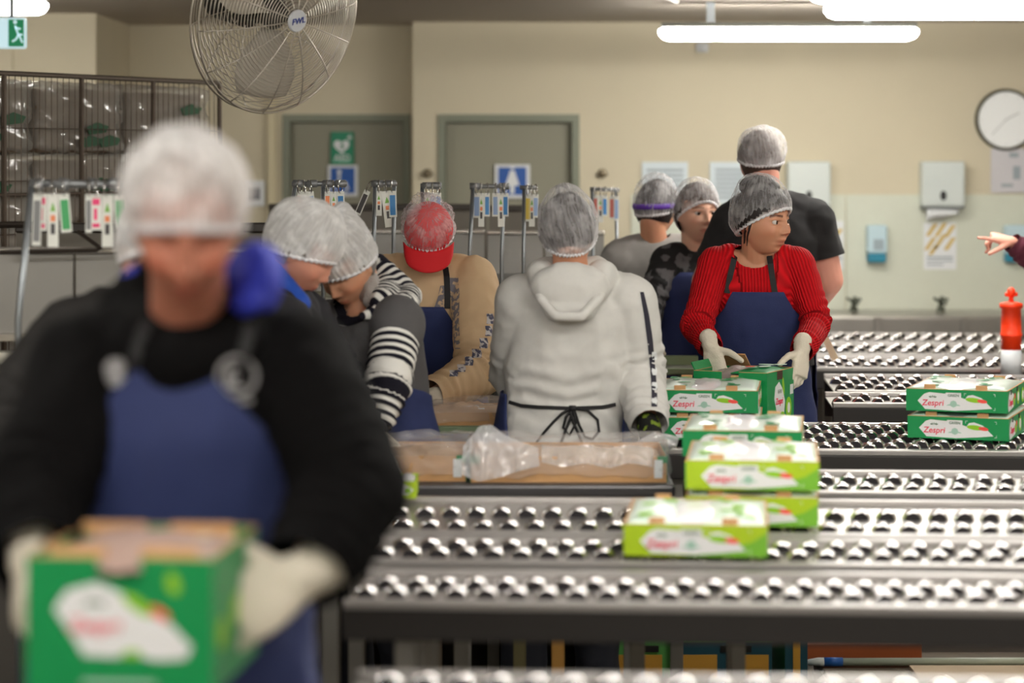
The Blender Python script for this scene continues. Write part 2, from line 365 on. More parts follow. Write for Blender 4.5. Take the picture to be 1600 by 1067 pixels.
# notices
def notice(px0, px1, py0, py1, lb, rows, hazard=None, col=PAPER):
    t, wd, ht = wall_item('wall_notice', px0, px1, py0, py1, WD-.014, lb, 'notice')
    MB().box(-wd/2, wd/2, -.003, 0, 0, ht).build('sheet', col, t)
    for (fx0, fx1, fz, th) in rows: MB().box(-wd/2+wd*fx0, -wd/2+wd*fx1, -.004, -.003, ht*(fz-th), ht*fz).build('text_line', mat('grey_text', (150, 160, 168)), t)
    if hazard:
        for (fx, fz, ln) in hazard:
            c = Vector((-wd/2+wd*fx, -.004, ht*fz)); dv = Vector((ln*wd*.5, 0, ln*wd*.75))
            MB().prism([(-.012, 0), (.012, 0), (.012+dv.x, dv.z), (-.012+dv.x, dv.z)], frame(c-dv/2, (1, 0, 0), (0, 0, 1)), .001).build('hazard_stripe', mat('hazard_yellow', (205, 175, 90), .6), t)
BL = mat('pale_sheet', (208, 218, 224), .6)
notice(1003, 1075, 253, 332, 'pale notice with lines of text, leftmost of the sheets on the back wall', [(.1, .9, .86-.1*i, .05) for i in range(6)], col=BL)
notice(1109, 1166, 253, 318, 'pale notice with a block of text behind the tall man', [(.15, .9, .84-.11*i, .06) for i in range(7)], col=BL)
notice(1443, 1494, 348, 421, 'notice with yellow hazard stripes below the paper towel dispenser', [(.1, .9, .28, .04), (.1, .9, .2, .03), (.1, .6, .12, .03)],
       [(.25, .85, .5), (.52, .85, .55), (.8, .82, .5), (.2, .55, .5), (.5, .6, .6), (.8, .55, .5), (.3, .42, .4)])
notice(1290, 1318, 345, 421, 'notice with yellow hazard stripes beside the tall man\'s sleeve', [(.2, .9, .25, .04)], [(.3, .8, .6), (.7, .75, .6), (.4, .5, .6)])
notice(1548, 1606, 232, 301, 'grey and white poster partly behind the wall clock', [(.28, .6, .2, .07), (.5, .75, .9, .1), (.6, .8, .6, .3)], col=mat('poster_grey', (200, 197, 202), .35))
# towel dispensers
def dispenser(px0, px1, lb, towel):
    t, wd, ht = wall_item('paper_towel_dispenser', px0, px1, 252, 322, WD, lb, 'dispenser')
    MB().box(-wd/2, wd/2, -.12, 0, 0, ht, bev=.012).build('housing', mat('dispenser_white', (205, 212, 210), .25, coat=.3), t)
    MB().box(-wd/2+.004, wd/2-.004, -.112, -.004, -.012, 0).build('outlet', mat('grey_plastic', (120, 125, 125), .5), t)
    MB().prism(ell_poly(0, 0, .018, .028, 0, 12), frame((-.002, -.1215, ht*.24), (1, 0, 0), (0, 0, 1)), .0015).build('lock', BLACKP, t)
    if towel:
        g = MB(); n = 10; vs = []
        for i in range(n+1):
            f = i/n; x = -wd*.38+wd*.76*f
            for (yy, zz) in ((-.09, -.005), (-.1-.01*math.sin(f*5), -.04), (-.085-.015*math.cos(f*7), -.085+.045*f+.006*math.sin(9*f))): vs.append((x, yy, zz))
        g.add(vs, [(i*3+k, i*3+k+1, (i+1)*3+k+1, (i+1)*3+k) for i in range(n) for k in range(2)])
        o = tag(g.build('paper_towel', PAPER, None, True), 'white paper towel hanging from the right-hand dispenser', 'paper towel'); o.location = t.location
        md = o.modifiers.new('s', 'SOLIDIFY'); md.thickness = .002
dispenser(1227, 1294, 'white square paper towel dispenser half hidden by the tall man', False)
dispenser(1435, 1502, 'white square paper towel dispenser with a towel sticking out, below left of the clock', True)
for px0, px1, lb in ((1352, 1383, 'soap dispenser with a teal base, left of the yellow-striped notice'), (1566, 1600, 'soap dispenser with a teal base behind the pointing hand')):
    t, wd, ht = wall_item('soap_dispenser', px0, px1, 351, 409, WD-.014, lb, 'dispenser')
    MB().box(-wd/2, wd/2, -.09, 0, ht*.24, ht, bev=.012).build('housing', mat('soap_pale', (190, 214, 224), .3), t)
    MB().box(-wd/2+.005, wd/2-.005, -.08, 0, 0, ht*.25, bev=.008).build('soap_pump', mat('teal', (30, 130, 160), .35), t)
    MB().box(-wd*.2, wd*.3, -.093, -.09, ht*.34, ht*.62).build('window_slot', mat('grey_plastic2', (150, 165, 175), .3), t)
# clock
t = empty('wall_clock', (px2x(1570, WD), WD, z_at(187, WD)), 'large round white wall clock with a dark rim', 'clock')
R = 47/F_PX*WD; MX = Matrix.Rotation(PI/2, 4, 'X')
MB().lathe([(R, 0), (R+.004, .02), (R+.002, .045), (R-.012, .045), (R-.012, .03)], 48, MX).build('rim', mat('clock_rim', (70, 66, 50), .3, .3), t, True)
MB().lathe([(R-.012, .02), (R-.012, .034)], 48, MX).build('dial', mat('clock_dial', (240, 242, 243), .4), t)
for k in range(12):
    a = 2*PI*k/12; MB().box(-.002, .002, -.036, -.034, R*.8, R*.88, Matrix.Rotation(a, 4, 'Y')).build('hour_mark', mat('faint_grey', (205, 205, 205)), t)
MB().box(-.003, .003, -.038, -.036, -.01, R*.5, Matrix.Rotation(1.1, 4, 'Y')).build('hour_hand', mat('faint_grey2', (190, 190, 190)), t)
MB().box(-.002, .002, -.040, -.038, -.01, R*.7, Matrix.Rotation(3.9, 4, 'Y')).build('minute_hand', mat('faint_grey2', (0, 0, 0)), t)
# small white sensor on the back wall under the lamp
t = empty('wall_sensor', (px2x(1097, WD), WD, z_at(82, WD)), 'small white sensor box high on the back wall under the light', 'sensor')
MB().box(-.035, .035, -.04, 0, 0, .055, bev=.01).build('housing', mat('sensor_white', (205, 208, 212), .4), t)
MB().lathe([(.02, 0), (.018, .01), (.008, .018)], 14, Matrix.Translation((0, -.04, .02)) @ MX).build('lens', mat('sensor_white', (0, 0, 0)), t, True)

# ---------------------------------------------------------------- sink bench along the back right wall with taps
zs = z_at(492, 13.0)
sb = empty('sink_bench', (px2x(1300, 13), 13.2, 0), 'long stainless sink bench against the back right wall', 'sink')
x0 = px2x(1030, 13)
MB().box(x0, 4.9, 12.95, 13.48, zs-.03, zs, bev=.008).wbuild('bench_top', STEEL, sb)
MB().box(x0, 4.9, 12.94, 12.98, zs-.11, zs-.005, bev=.01).wbuild('front_lip', STEEL, sb)
MB().box(x0+.02, 4.88, 13.0, 13.44, zs-.30, zs-.03).wbuild('sink_trough', STEEL_DULL, sb)
MB().box(x0+.02, 4.88, 12.99, 13.0, .1, zs-.11).wbuild('front_panel', mat('bench_panel', (150, 140, 120), .5), sb)
for x in (px2x(1366, 13), px2x(1500, 13), px2x(1640, 13)): MB().box(x-.01, x+.03, 12.93, 12.945, zs-.105, zs-.004, bev=.004).wbuild('joint_cover', STEEL, sb)
for x in (x0+.05, 2.6, 4.8): MB().box(x-.02, x+.02, 13.05, 13.09, 0, zs-.3).wbuild('leg', STEEL_DULL, sb)
for px, lb in ((1334, 'dark tap on the sink bench, left one of the two'), (1470, 'dark tap on the sink bench, right one of the two')):
    t = empty('tap', (px2x(px, 13.3), 13.3, zs), lb, 'tap')
    g = MB(); g.tube([(0, 0, 0), (0, 0, .05), (0, -.03, .075), (0, -.1, .07), (0, -.12, .05)], .013); g.build('spout', mat('tap_metal', (105, 110, 100), .25, .8), t, True)
    MB().lathe([(.022, 0), (.022, .02), (.014, .03)], 16).build('tap_base', mat('tap_metal', (0, 0, 0)), t)
    MB().tube([(0, 0, .05), (-.04, -.01, .075)], .008).build('handle', mat('tap_dark', (50, 62, 52), .4), t)
    MB().tube([(0, 0, .05), (.04, -.01, .07)], .008).build('handle', mat('tap_dark', (0, 0, 0)), t)

# ---------------------------------------------------------------- roller conveyors
HZ = .865
wm = MB(); n = 20; R = .027
prof = [(.012, -.011), (R-.0065, -.011), (R-.002, -.007), (R, 0), (R-.002, .007), (R-.0065, .011), (.012, .011)]
wheel_me = MB().lathe(prof, n, Matrix.Rotation(PI/2, 4, 'X')).mesh('wheel')
WD_ = mat('wheel_dark', (44, 41, 44), .75, spec=.2); WT = mat('wheel_tread', (248, 246, 247), .11, 1)
wheel_me.materials.append(WD_); wheel_me.materials.append(WT)
for p in wheel_me.polygons:
    c = p.center; r = math.hypot(c.x, c.z)
    p.material_index = 1 if (r > R*.80 and abs(p.normal.y) < .9) else 0
    p.use_smooth = abs(p.normal.y) < .9
DECK = mat('deck_plate', (196, 193, 191), .30, .85, noise_amt=.1, noise_scale=9)
RAIL = mat('rail_aluminium', (176, 172, 170), .38, .7)
def conveyor(x0, x1, yf, yb, rows, label, beam=.075, pitch=.062, beam_col=DARK, rz=0):
    t = empty('roller_conveyor', ((x0+x1)/2, yf, 0), label, 'conveyor', 'roller conveyor lanes')
    MB().box(x0, x1, yf+.012, yb-.012, HZ-.018, HZ-.012).wbuild('deck_plate', DECK, t)
    b = MB(); b.box(x0, x1, yf, yf+.035, HZ-.012, HZ+.006, bev=.003); b.wbuild('rail', RAIL, t)
    b = MB(); b.box(x0, x1, yb-.03, yb, HZ-.012, HZ+.004, bev=.003); b.wbuild('rail', RAIL, t)
    b = MB(); b.box(x0, x1, yf+.002, yf+.032, HZ-.012-beam, HZ-.012, bev=.003); b.wbuild('side_beam', beam_col, t)
    b = MB(); b.box(x0, x1, yb-.03, yb-.002, HZ-.012-beam, HZ-.012, bev=.003); b.wbuild('side_beam', beam_col, t)
    for x in (x0+.12, x1-.12):
        for y in (yf+.06, yb-.06): MB().box(x-.02, x+.02, y-.02, y+.02, 0, HZ-.018, bev=.003).wbuild('leg', STEEL_DULL, t)
    k = 0
    for y in rows:
        xx = x0+.03+(pitch/2 if k % 2 else 0)
        while xx < x1-.02:
            o = bpy.data.objects.new('roller_wheel', wheel_me); COL.objects.link(o); o.parent = t
            o.location = (xx-(x0+x1)/2, y-yf, HZ-.011); xx += pitch
        k += 1
    t.rotation_euler = (0, 0, -.06)
    return t
conveyor(-.29, 1.9, 3.74, 4.12, [3.90, 4.04], 'nearest roller conveyor lane, cut by the bottom edge of the picture')
conveyor(-.34, 2.2, 4.75, 5.16, [4.88, 4.99], 'roller conveyor lane with bright rollers above the dark gap over the floor boxes', beam=.062)
conveyor(-.33, 2.3, 5.24, 5.62, [5.38, 5.50], 'roller conveyor lane carrying the single lime tray')
conveyor(-.56, 2.4, 5.66, 6.28, [5.80, 6.02], 'roller conveyor lane carrying the lime two-tray stack', pitch=.064)
conveyor(.48, 2.5, 6.37, 6.85, [6.49, 6.67], 'roller conveyor lane right of the dark belt, behind the lime trays')
conveyor(.38, 2.7, 7.3, 8.1, [7.42, 7.52, 7.66, 7.76, 7.90, 8.00], 'wide roller conveyor lane in front of the woman in red, under the green trays', pitch=.068)
conveyor(1.16, 2.9, 8.7, 9.15, [8.82, 8.98], 'first roller conveyor lane behind the right-hand green trays', pitch=.072)
conveyor(1.24, 2.14, 9.2, 9.95, [9.36, 9.5, 9.66, 9.8], 'wide roller conveyor lane in front of the orange bollard', pitch=.075)
conveyor(1.26, 3.3, 10.2, 10.86, [10.34, 10.5, 10.66], 'roller conveyor lane just behind the orange bollard', pitch=.075)
conveyor(1.32, 3.5, 10.95, 11.6, [11.1, 11.28, 11.44], 'second last roller conveyor lane before the sink bench', pitch=.075)
conveyor(1.38, 3.7, 11.68, 12.3, [11.84, 12.0, 12.15], 'farthest roller conveyor lane beside the sink bench', pitch=.075)
# dark belt conveyor with the brown trays
bx0, bx1 = px2x(640, 6.8), px2x(1046, 6.8)
t = empty('belt_conveyor', ((bx0+bx1)/2, 6.55, 0), 'dark belt conveyor carrying the brown trays in plastic', 'conveyor')
MB().box(bx0, bx1, 6.57, 7.03, HZ-.02, HZ, bev=.004).wbuild('belt', mat('belt_rubber', (58, 56, 58), .55, bump=.1), t)
MB().box(bx0, bx1, 6.55, 6.58, HZ-.03, HZ+.004, bev=.008).wbuild('rail', mat('rail_grey', (84, 82, 84), .35, .5), t)
MB().box(bx0, bx1, 6.555, 6.59, HZ-.10, HZ-.03).wbuild('side_beam', DARK, t)
MB().box(bx0, bx1, 7.01, 7.04, HZ-.10, HZ).wbuild('side_beam', DARK, t)
for x in (bx0+.15, bx1-.1):
    for y in (6.62, 6.98): MB().box(x-.02, x+.02, y-.02, y+.02, 0, HZ-.02).wbuild('leg', STEEL_DULL, t)
# greenish slatted benches: one before the man in the red cap, one before the woman in camouflage
GS = mat('green_enamel', (128, 146, 112), .4)
def green_bench(x0, x1, yf, yb, z, label, nrail=3):
    t = empty('packing_bench', ((x0+x1)/2, yf, 0), label, 'bench')
    MB().box(x0, x1, yf, yb, z-.02, z-.004).wbuild('bench_top', mat('bench_steel', (140, 142, 132), .5, .4), t)
    MB().box(x0, x1, yf-.02, yf+.01, z-.015, z+.006, bev=.003).wbuild('edge_rail', GS, t)
    MB().box(x0, x1, yb-.02, yb+.01, z-.015, z+.03, bev=.003).wbuild('edge_rail', GS, t)
    for i in range(nrail):
        MB().box(x0, x1, yf-.008, yf+.01, z-.05-.055*i-.035, z-.05-.055*i, bev=.003).wbuild('side_slat', GS if i % 2 else mat('bench_steel2', (150, 146, 134), .4, .4), t)
    for x in (x0+.06, x1-.06):
        for y in (yf+.04, yb-.04): MB().box(x-.018, x+.018, y-.018, y+.018, 0, z-.02).wbuild('leg', STEEL_DULL, t)
green_bench(px2x(590, 7.8), px2x(800, 7.8), 7.62, 7.98, z_at(668, 7.62), 'green-edged packing bench in front of the man in the red cap')
green_bench(px2x(985, 9), px2x(1100, 9), 9.0, 9.3, z_at(578, 9.0), 'green-edged packing bench in front of the woman in camouflage', 3)
# ---------------------------------------------------------------- packing bins (machines) on the left
def packing_bin(x0, x1, yf, yb, z, label, seams, wall_z=None):
    t = empty('packing_bin', ((x0+x1)/2, yf, 0), label, 'bin')
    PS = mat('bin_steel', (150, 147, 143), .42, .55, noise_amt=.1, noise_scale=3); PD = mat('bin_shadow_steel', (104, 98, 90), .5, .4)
    wz = wall_z or z+.15
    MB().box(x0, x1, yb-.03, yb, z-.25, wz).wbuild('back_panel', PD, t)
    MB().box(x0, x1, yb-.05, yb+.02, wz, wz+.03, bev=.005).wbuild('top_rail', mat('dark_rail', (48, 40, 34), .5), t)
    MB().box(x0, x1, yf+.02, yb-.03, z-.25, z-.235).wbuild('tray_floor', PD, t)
    MB().box(x0, x1, yf-.012, yf+.03, z-.02, z, bev=.006).wbuild('front_rim', mat('rim_steel', (205, 200, 194), .25, .8), t)
    xs_ = [x0]+seams+[x1]
    for a, b in zip(xs_[:-1], xs_[1:]):
        MB().box(a+.004, b-.004, yf, yf+.015, z-.25, z-.02, bev=.002).wbuild('front_panel', PS, t)
        MB().box(a+.004, b-.004, yf-.05, yf+.02, z-.42, z-.30, M=None, bev=.01).wbuild('lower_shelf', mat('shelf_enamel', (196, 192, 180), .4), t)
    MB().box(x0, x1, yf-.03, yf+.02, z-.27, z-.25).wbuild('shelf_edge', mat('rim_steel', (0, 0, 0)), t)
    MB().box(x0+.01, x1-.01, yf+.02, yb-.03, .06, z-.42).wbuild('base_cabinet', mat('bin_base', (74, 70, 66), .6), t)
    for x in (x0+.03, x1-.05): MB().box(x, x+.04, yf+.03, yf+.07, 0, z-.3).wbuild('post', STEEL_DULL, t)
    return t
z1 = z_at(386, 7.0)
t = packing_bin(px2x(-60, 7), px2x(418, 7), 7.0, 7.8, z1, 'near stainless packing bin at the left behind the tag stand', [px2x(116, 7)], z1+.02)
g = MB(); g.tube([P(0, 394, 6.93), P(150, 391, 6.93), P(158, 388, 6.93), P(122, 362, 6.97)], .006); g.wbuild('bent_rod', mat('dark_rod', (60, 52, 46), .4, .5), t)
g = MB(); g.tube([P(-40, 352, 7.3), P(100, 350, 7.4)], .01); g.wbuild('inner_bar', mat('dark_rod', (0, 0, 0)), t)
z2 = z_at(358, 10.6)
packing_bin(px2x(385, 10.6), px2x(758, 10.6), 10.6, 11.6, z2, 'far stainless packing bin behind the man in the red cap', [px2x(560, 10.6)], z_at(328, 11.6))
t = packing_bin(px2x(760, 10.6), px2x(945, 10.6), 10.6, 11.6, z2-.005, 'far stainless packing bin at the middle behind the hooded grey top', [px2x(850, 10.6)], z_at(330, 11.6))
# dark machinery under the far bins, between cap man and hoodie
t = empty('steel_trough', (px2x(800, 9.6), 9.6, 0), 'dark steel trough below the middle packing bin', 'trough')
MB().box(px2x(772, 9.6), px2x(925, 9.6), 9.6, 10.3, .4, z_at(440, 9.6), bev=.01).wbuild('trough_body', mat('trough_grey', (92, 92, 90), .4, .5), t)
MB().tube([P(780, 440, 9.58), P(800, 462, 9.58)], .006).wbuild('lever', CHROME, t)
for x in (px2x(780, 9.6), px2x(915, 9.6)): MB().box(x-.02, x+.02, 9.65, 9.69, 0, .4).wbuild('leg', STEEL_DULL, t)

# ---------------------------------------------------------------- wire cage with wrapped trays
cage_a = Vector((-2.35, 8.3, 0)); cage_b = Vector((px2x(343, 10.2), 10.2, 0))
cl = (cage_b-cage_a).length; ang = math.atan2(cage_b.y-cage_a.y, cage_b.x-cage_a.x)
cg = empty('wire_cage', cage_a, 'tall dark wire cage of wrapped trays along the left side', 'cage', rz=ang)
WIRE = mat('cage_wire', (84, 70, 58), .45, .4)
ztop = 2.075; zbot = .12; dep = .75
def post(x, y): MB().box(x-.008, x+.008, y-.008, y+.008, 0, ztop, bev=.003).build('post', WIRE, cg)
npost = 6
for i in range(npost):
    post(cl*i/(npost-1), 0)
for i in (0, npost-1): post(cl*i/(npost-1), dep)
for z in (zbot, .7, 1.35, 1.62, ztop):
    MB().tube([(0, 0, z), (cl, 0, z)], .006 if z != ztop else .01, 6).build('cross_bar', WIRE, cg)
g = MB()
k = 0
x = .02
while x < cl:
    g.tube([(x, -.004, zbot), (x, -.004, ztop)], .0022, 4); x += .034
z = zbot+.15
while z < ztop: g.tube([(0, -.004, z), (cl, -.004, z)], .0018, 4); z += .2
g.build('wire_mesh', WIRE, cg)['kind'] = 'stuff'
MB().box(0, cl, 0, dep, zbot-.02, zbot).build('cage_floor', STEEL_DULL, cg)
random.seed(11)
FILM = mat('clear_film', (235, 240, 238), .12, alpha=.28, spec=.8)
def crumple(x0, x1, y0, y1, z0, z1, amp, n=14, seed=0):
    """a loose plastic film over a box: bumpy shell"""
    bm = bmesh.new(); bmesh.ops.create_cube(bm, size=1); bmesh.ops.subdivide_edges(bm, edges=bm.edges[:], cuts=n, use_grid_fill=True)
    for v in bm.verts:
        p = Vector(((x0+x1)/2+v.co.x*(x1-x0), (y0+y1)/2+v.co.y*(y1-y0), (z0+z1)/2+v.co.z*(z1-z0)))
        nn = noise.noise_vector(p*18+Vector((seed, 0, 0)))+noise.noise_vector(p*45+Vector((0, seed, 0)))*.5
        v.co = p+nn*amp
    me = bpy.data.meshes.new('film'); bm.to_mesh(me); bm.free(); return me
Mc = Matrix.Translation(cage_a) @ Matrix.Rotation(ang, 4, 'Z')
FILMC = mat('cage_film', (226, 222, 214), .10, alpha=.40, spec=.9); GRN = mat('leaf_green', (22, 92, 54), .5); KC = mat('cage_card', (122, 100, 82), .8)
films = [crumple(-.25, .25, 0, .48, 0, .262, .020, 10, s) for s in (1, 5, 9)]
for f in films: f.materials.append(FILMC); f.shade_smooth()
ncol, nrow = 4, 7
for c in range(ncol):
    for r in range(nrow):
        z = zbot+r*.276
        if z+.16 > ztop: continue
        o = MB().box(-.24, .24, .03, .45, .004, .25, bev=.006).build('wrapped_tray', KC)
        if True:
            tag(o, 'film-wrapped brown tray in the wire cage, %s row, %s column from the left' % (['lowest', 'second lowest', 'third lowest', 'middle', 'third highest', 'second highest', 'topmost'][r], ['first', 'second', 'third', 'fourth'][c]), 'tray', 'wrapped trays in the wire cage')
        o.matrix_world = Mc @ Matrix.Translation((cl*(c+.5)/ncol, .03+random.uniform(-.01, .02), z)) @ Matrix.Rotation(random.uniform(-.04, .04), 4, 'Z')
        fo = bpy.data.objects.new('plastic_film', random.choice(films)); COL.objects.link(fo); fo.parent = o; fo.location = (0, 0, .012)
        for q in range(3):
            gx = random.uniform(-.15, .12)
            gm = MB().prism([(0, 0), (.1, .01), (.12, .035), (.05, .05), (-.02, .03)], frame((gx, -.008, random.uniform(.02, .16)), (1, 0, 0), (0, 0, 1)), .004).build('printed_leaf', GRN, o)

# ---------------------------------------------------------------- cards hanging on stands
CARDM = {'pink': (232, 60, 120), 'green': (70, 165, 100), 'lime': (120, 180, 70), 'orange': (240, 140, 90), 'blue': (70, 140, 205), 'paleblue': (150, 175, 215), 'yellow': (232, 205, 90), 'grey': (130, 130, 132), 'white': (226, 228, 226), 'red': (205, 110, 100), 'dark': (72, 68, 70)}
def card(loc, wdt, hgt, col, lb, tilt=0, yaw=0, group='tag cards on the stands', long_=False):
    t = empty('tag_card', loc, lb, 'tag', group)
    t.rotation_euler = (0, tilt, yaw)
    g = MB(); g.tube([(0, .022*math.cos(a), .0+.022*math.sin(a)) for a in [2*PI*i/14 for i in range(14)]], .0022, 5, closed=True)
    g.build('ring', CHROME, t, True)
    MB().box(-wdt/2, wdt/2, -.001, .001, -.022-hgt, -.016, bev=0).build('card', mat('card_white', (232, 232, 226), .35), t)
    g = MB(); c = mat('card_'+col, CARDM[col], .4)
    if col in ('pink', 'green', 'orange', 'blue', 'yellow', 'paleblue', 'red', 'dark', 'grey'):
        if col == 'pink':
            g.box(-wdt*.34, wdt*.34, -.0018, -.001, -.022-hgt*.25, -.022-hgt*.06)
            MB().box(-wdt*.34, wdt*.34, -.0018, -.001, -.022-hgt*.92, -.022-hgt*.8).build('print', c, t)
            MB().box(-wdt*.2, wdt*.1, -.0018, -.001, -.022-hgt*.7, -.022-hgt*.35).build('print', c, t)
        else:
            g.box(-wdt*.36, wdt*.36, -.0018, -.001, -.022-hgt*.92, -.022-hgt*.10)
    else:
        g.prism([(-wdt*.25, 0), (0, hgt*.18), (wdt*.25, 0)], frame((0, -.001, -.022-hgt*.3), (1, 0, 0), (0, 0, 1)), .0008)
    g.build('print', c if col != 'white' else mat('card_lime', CARDM['lime'], .4), t)
    if col in ('white', 'lime'):
        MB().box(-wdt*.22, wdt*.22, -.0018, -.001, -.022-hgt*.5, -.022-hgt*.38).build('print', mat('card_orange', CARDM['orange'], .4), t)
        MB().box(-wdt*.2, wdt*.2, -.0018, -.001, -.022-hgt*.75, -.022-hgt*.54).build('print', mat('card_dark', CARDM['dark'], .4), t)
    return t
def tag_stand(poles, rail, d, label, cards, r=.0075):
    """poles: list of (top px, top py, bottom px, bottom py); rail from px to px"""
    t = empty('tag_stand', P(poles[0][2], poles[0][3], d), label, 'stand')
    for (a, b, c, e) in poles: MB().tube([P(a, b, d), P(c, e, d), Vector((P(c, e, d).x, d, .0))], r, 8).wbuild('pole', ZINC, t, True)
    (pa, py) = rail[0]; (pb, py2) = rail[1]
    MB().tube([P(pa, py, d), P(pb, py2, d)], r*1.1, 10).wbuild('top_bar', mat('zinc_dull', (150, 152, 155), .4, .6), t, True)
    for px in rail[2:]:
        MB().tube([P(px-8, py, d-.003), P(px+8, py2, d-.003)], r*1.7, 12).wbuild('collar', mat('zinc_dull', (0, 0, 0)), t, True)
    for i, (px, pw, ph, col, tilt) in enumerate(cards):
        f = (px-pa)/(pb-pa); c = P(px, py+(py2-py)*f, d); c.z -= .010
        sc = d/F_PX; c.y -= .016*(i % 3)*0+.002*i
        nm = {'paleblue': 'pale blue', 'lime': 'white and lime', 'white': 'white with leaf print', 'dark': 'dark grey'}.get(col, col)
        card(c, pw*sc, ph*sc, col, '%s tag card, %s on the %s' % (nm, ['first', 'second', 'third', 'fourth', 'fifth', 'sixth', 'seventh', 'eighth', 'ninth', 'tenth', 'eleventh', 'twelfth'][i], label.split(',')[0]), tilt, 0.12*((i*7) % 5-2))
    return t
tag_stand([(50, 287, 28, 500), (198, 288, 215, 520)], [(46, 286), (200, 289), 60, 100, 145, 178], 6.3, 'leaning tag stand at the far left', [(66, 17, 55, 'pink', .02), (83, 17, 80, 'white', 0), (99, 17, 57, 'green', -.08), (60, 14, 78, 'grey', .03), (151, 17, 52, 'pink', 0), (169, 18, 78, 'white', .0), (187, 17, 48, 'green', -.04), (140, 10, 56, 'grey', .0)], .009)
tag_stand([(462, 286, 452, 345), (505, 288, 505, 380)], [(456, 287), (542, 287), 466, 488, 512, 532], 8.1, 'tag stand above the navy jacket', [(468, 8, 40, 'orange', -.02), (476, 10, 44, 'white', -.08), (485, 9, 44, 'paleblue', -.1), (512, 9, 42, 'orange', 0), (521, 9, 40, 'white', -.03), (532, 12, 42, 'blue', -.04)])
tag_stand([(586, 286, 584, 388), (616, 288, 615, 380)], [(580, 287), (620, 287), 590, 610], 8.6, 'tag stand left of the red cap', [(577, 10, 38, 'dark', .42), (592, 9, 36, 'white', 0), (602, 15, 54, 'lime', -.12), (613, 12, 38, 'blue', -.03)])
tag_stand([(660, 288, 660, 380)], [(657, 290), (690, 290), 668, 682], 8.9, 'small tag stand behind the red cap', [(668, 9, 36, 'white', 0), (676, 9, 36, 'paleblue', 0), (685, 9, 38, 'blue', 0)])
tag_stand([(739, 290, 734, 392), (787, 292, 784, 402)], [(735, 291), (795, 291), 742, 788], 9.2, 'tag stand right of the red cap', [(745, 11, 36, 'paleblue', .0), (752, 9, 50, 'lime', 0), (761, 9, 34, 'blue', 0), (775, 12, 34, 'paleblue', 0), (782, 10, 50, 'lime', -.02), (790, 9, 34, 'blue', 0)])
tag_stand([(819, 292, 818, 408)], [(812, 293), (840, 293)], 9.4, 'tag stand left of the grey hood', [(825, 10, 40, 'yellow', 0), (831, 9, 48, 'white', 0), (837, 9, 34, 'paleblue', 0)])
tag_stand([(872, 292, 872, 400)], [(868, 293), (892, 293)], 9.6, 'tag stand behind the hooded grey top', [(877, 9, 32, 'yellow', 0), (887, 9, 32, 'blue', 0)])
tag_stand([(925, 294, 927, 420), (962, 296, 965, 420)], [(922, 295), (968, 297)], 10.4, 'tag stand beside the grey shirt', [(930, 9, 32, 'red', 0), (938, 9, 40, 'white', 0), (945, 8, 30, 'blue', 0), (956, 8, 34, 'red', 0), (963, 8, 36, 'paleblue', 0)])

# ---------------------------------------------------------------- industrial fan
fc = P(430, 22, 7.6); fan = empty('industrial_fan', fc, 'large round industrial wire-guard fan hanging at the top', 'fan')
nrm = Vector((math.sin(.80)*.98, -math.cos(.80), -.24)).normalized()
q = nrm.to_track_quat('Z', 'Y').to_matrix().to_4x4()
FR = 156/F_PX*7.6
GUARD = mat('guard_wire', (205, 198, 188), .3, .85)
def cap_z(r, dome, flat): return dome*(1-(r/FR)**2.2)**.75 if r < FR else 0
for nm, sg, dome in (('front_guard', 1, .085), ('rear_guard', -1, .11)):
    g = MB()
    for i in range(2, 30 if sg > 0 else 16):
        nr = 30 if sg > 0 else 16
        r = FR*i/nr*.995; zz = sg*(cap_z(r, dome, 0)+.02)
        g.tube([q @ Vector((r*math.cos(a), r*math.sin(a), zz)) for a in [2*PI*k/56 for k in range(56)]], .0016 if sg > 0 else .0016, 4, closed=True)
    for k in range(14 if sg > 0 else 10):
        a = 2*PI*k/(14 if sg > 0 else 10)+.2
        g.tube([q @ Vector((r*math.cos(a), r*math.sin(a), sg*(cap_z(r, dome, 0)+.021))) for r in [FR*j/14*.999 for j in range(1, 15)]], .0022, 5)
    g.build(nm, GUARD, fan, True)
g = MB()
for zz in (-.02, .02): g.tube([q @ Vector((FR*math.cos(a), FR*math.sin(a), zz)) for a in [2*PI*k/72 for k in range(72)]], .004, 6, closed=True)
g.build('guard_rim', GUARD, fan, True)
MB().lathe([(0.034, 0), (.036, .006), (.033, .010), (.0, .010)], 32, q @ Matrix.Translation((0, 0, .104))).build('badge', mat('badge_grey', (200, 202, 208), .35), fan)
zb = (q @ Vector((0, 0, .116)))
xr = Vector((1, 0, 0)); xr = (xr-nrm*xr.dot(nrm)).normalized(); ur = nrm.cross(xr).normalized()
if ur.z < 0: ur = -ur
add_text('lettering', 'FWL', .026, frame(zb, xr, ur), mat('badge_blue', (50, 70, 150), .4), fan, .0008, shear=.2)
for k in range(3):
    bm_ = MB(); vs = []; n1, n2 = 8, 8; a0 = 2*PI*k/3+.5
    for i in range(n1+1):
        r = .05+(FR*.86-.05)*i/n1; half = .25+.5*math.sin(PI*min(1, (i+1.5)/n1*.75))
        for j in range(n2+1):
            a = a0+half*(j/n2-.5)*1.5; tw = .05*(j/n2-.5)*(1.3-.5*i/n1)
            vs.append(q @ Vector((r*math.cos(a), r*math.sin(a), tw)))
    bm_.add(vs, [(i*(n2+1)+j, i*(n2+1)+j+1, (i+1)*(n2+1)+j+1, (i+1)*(n2+1)+j) for i in range(n1) for j in range(n2)])
    o = bm_.build('fan_blade', mat('fan_blade', (176, 168, 156), .6, .1), fan, True); md = o.modifiers.new('s', 'SOLIDIFY'); md.thickness = .003
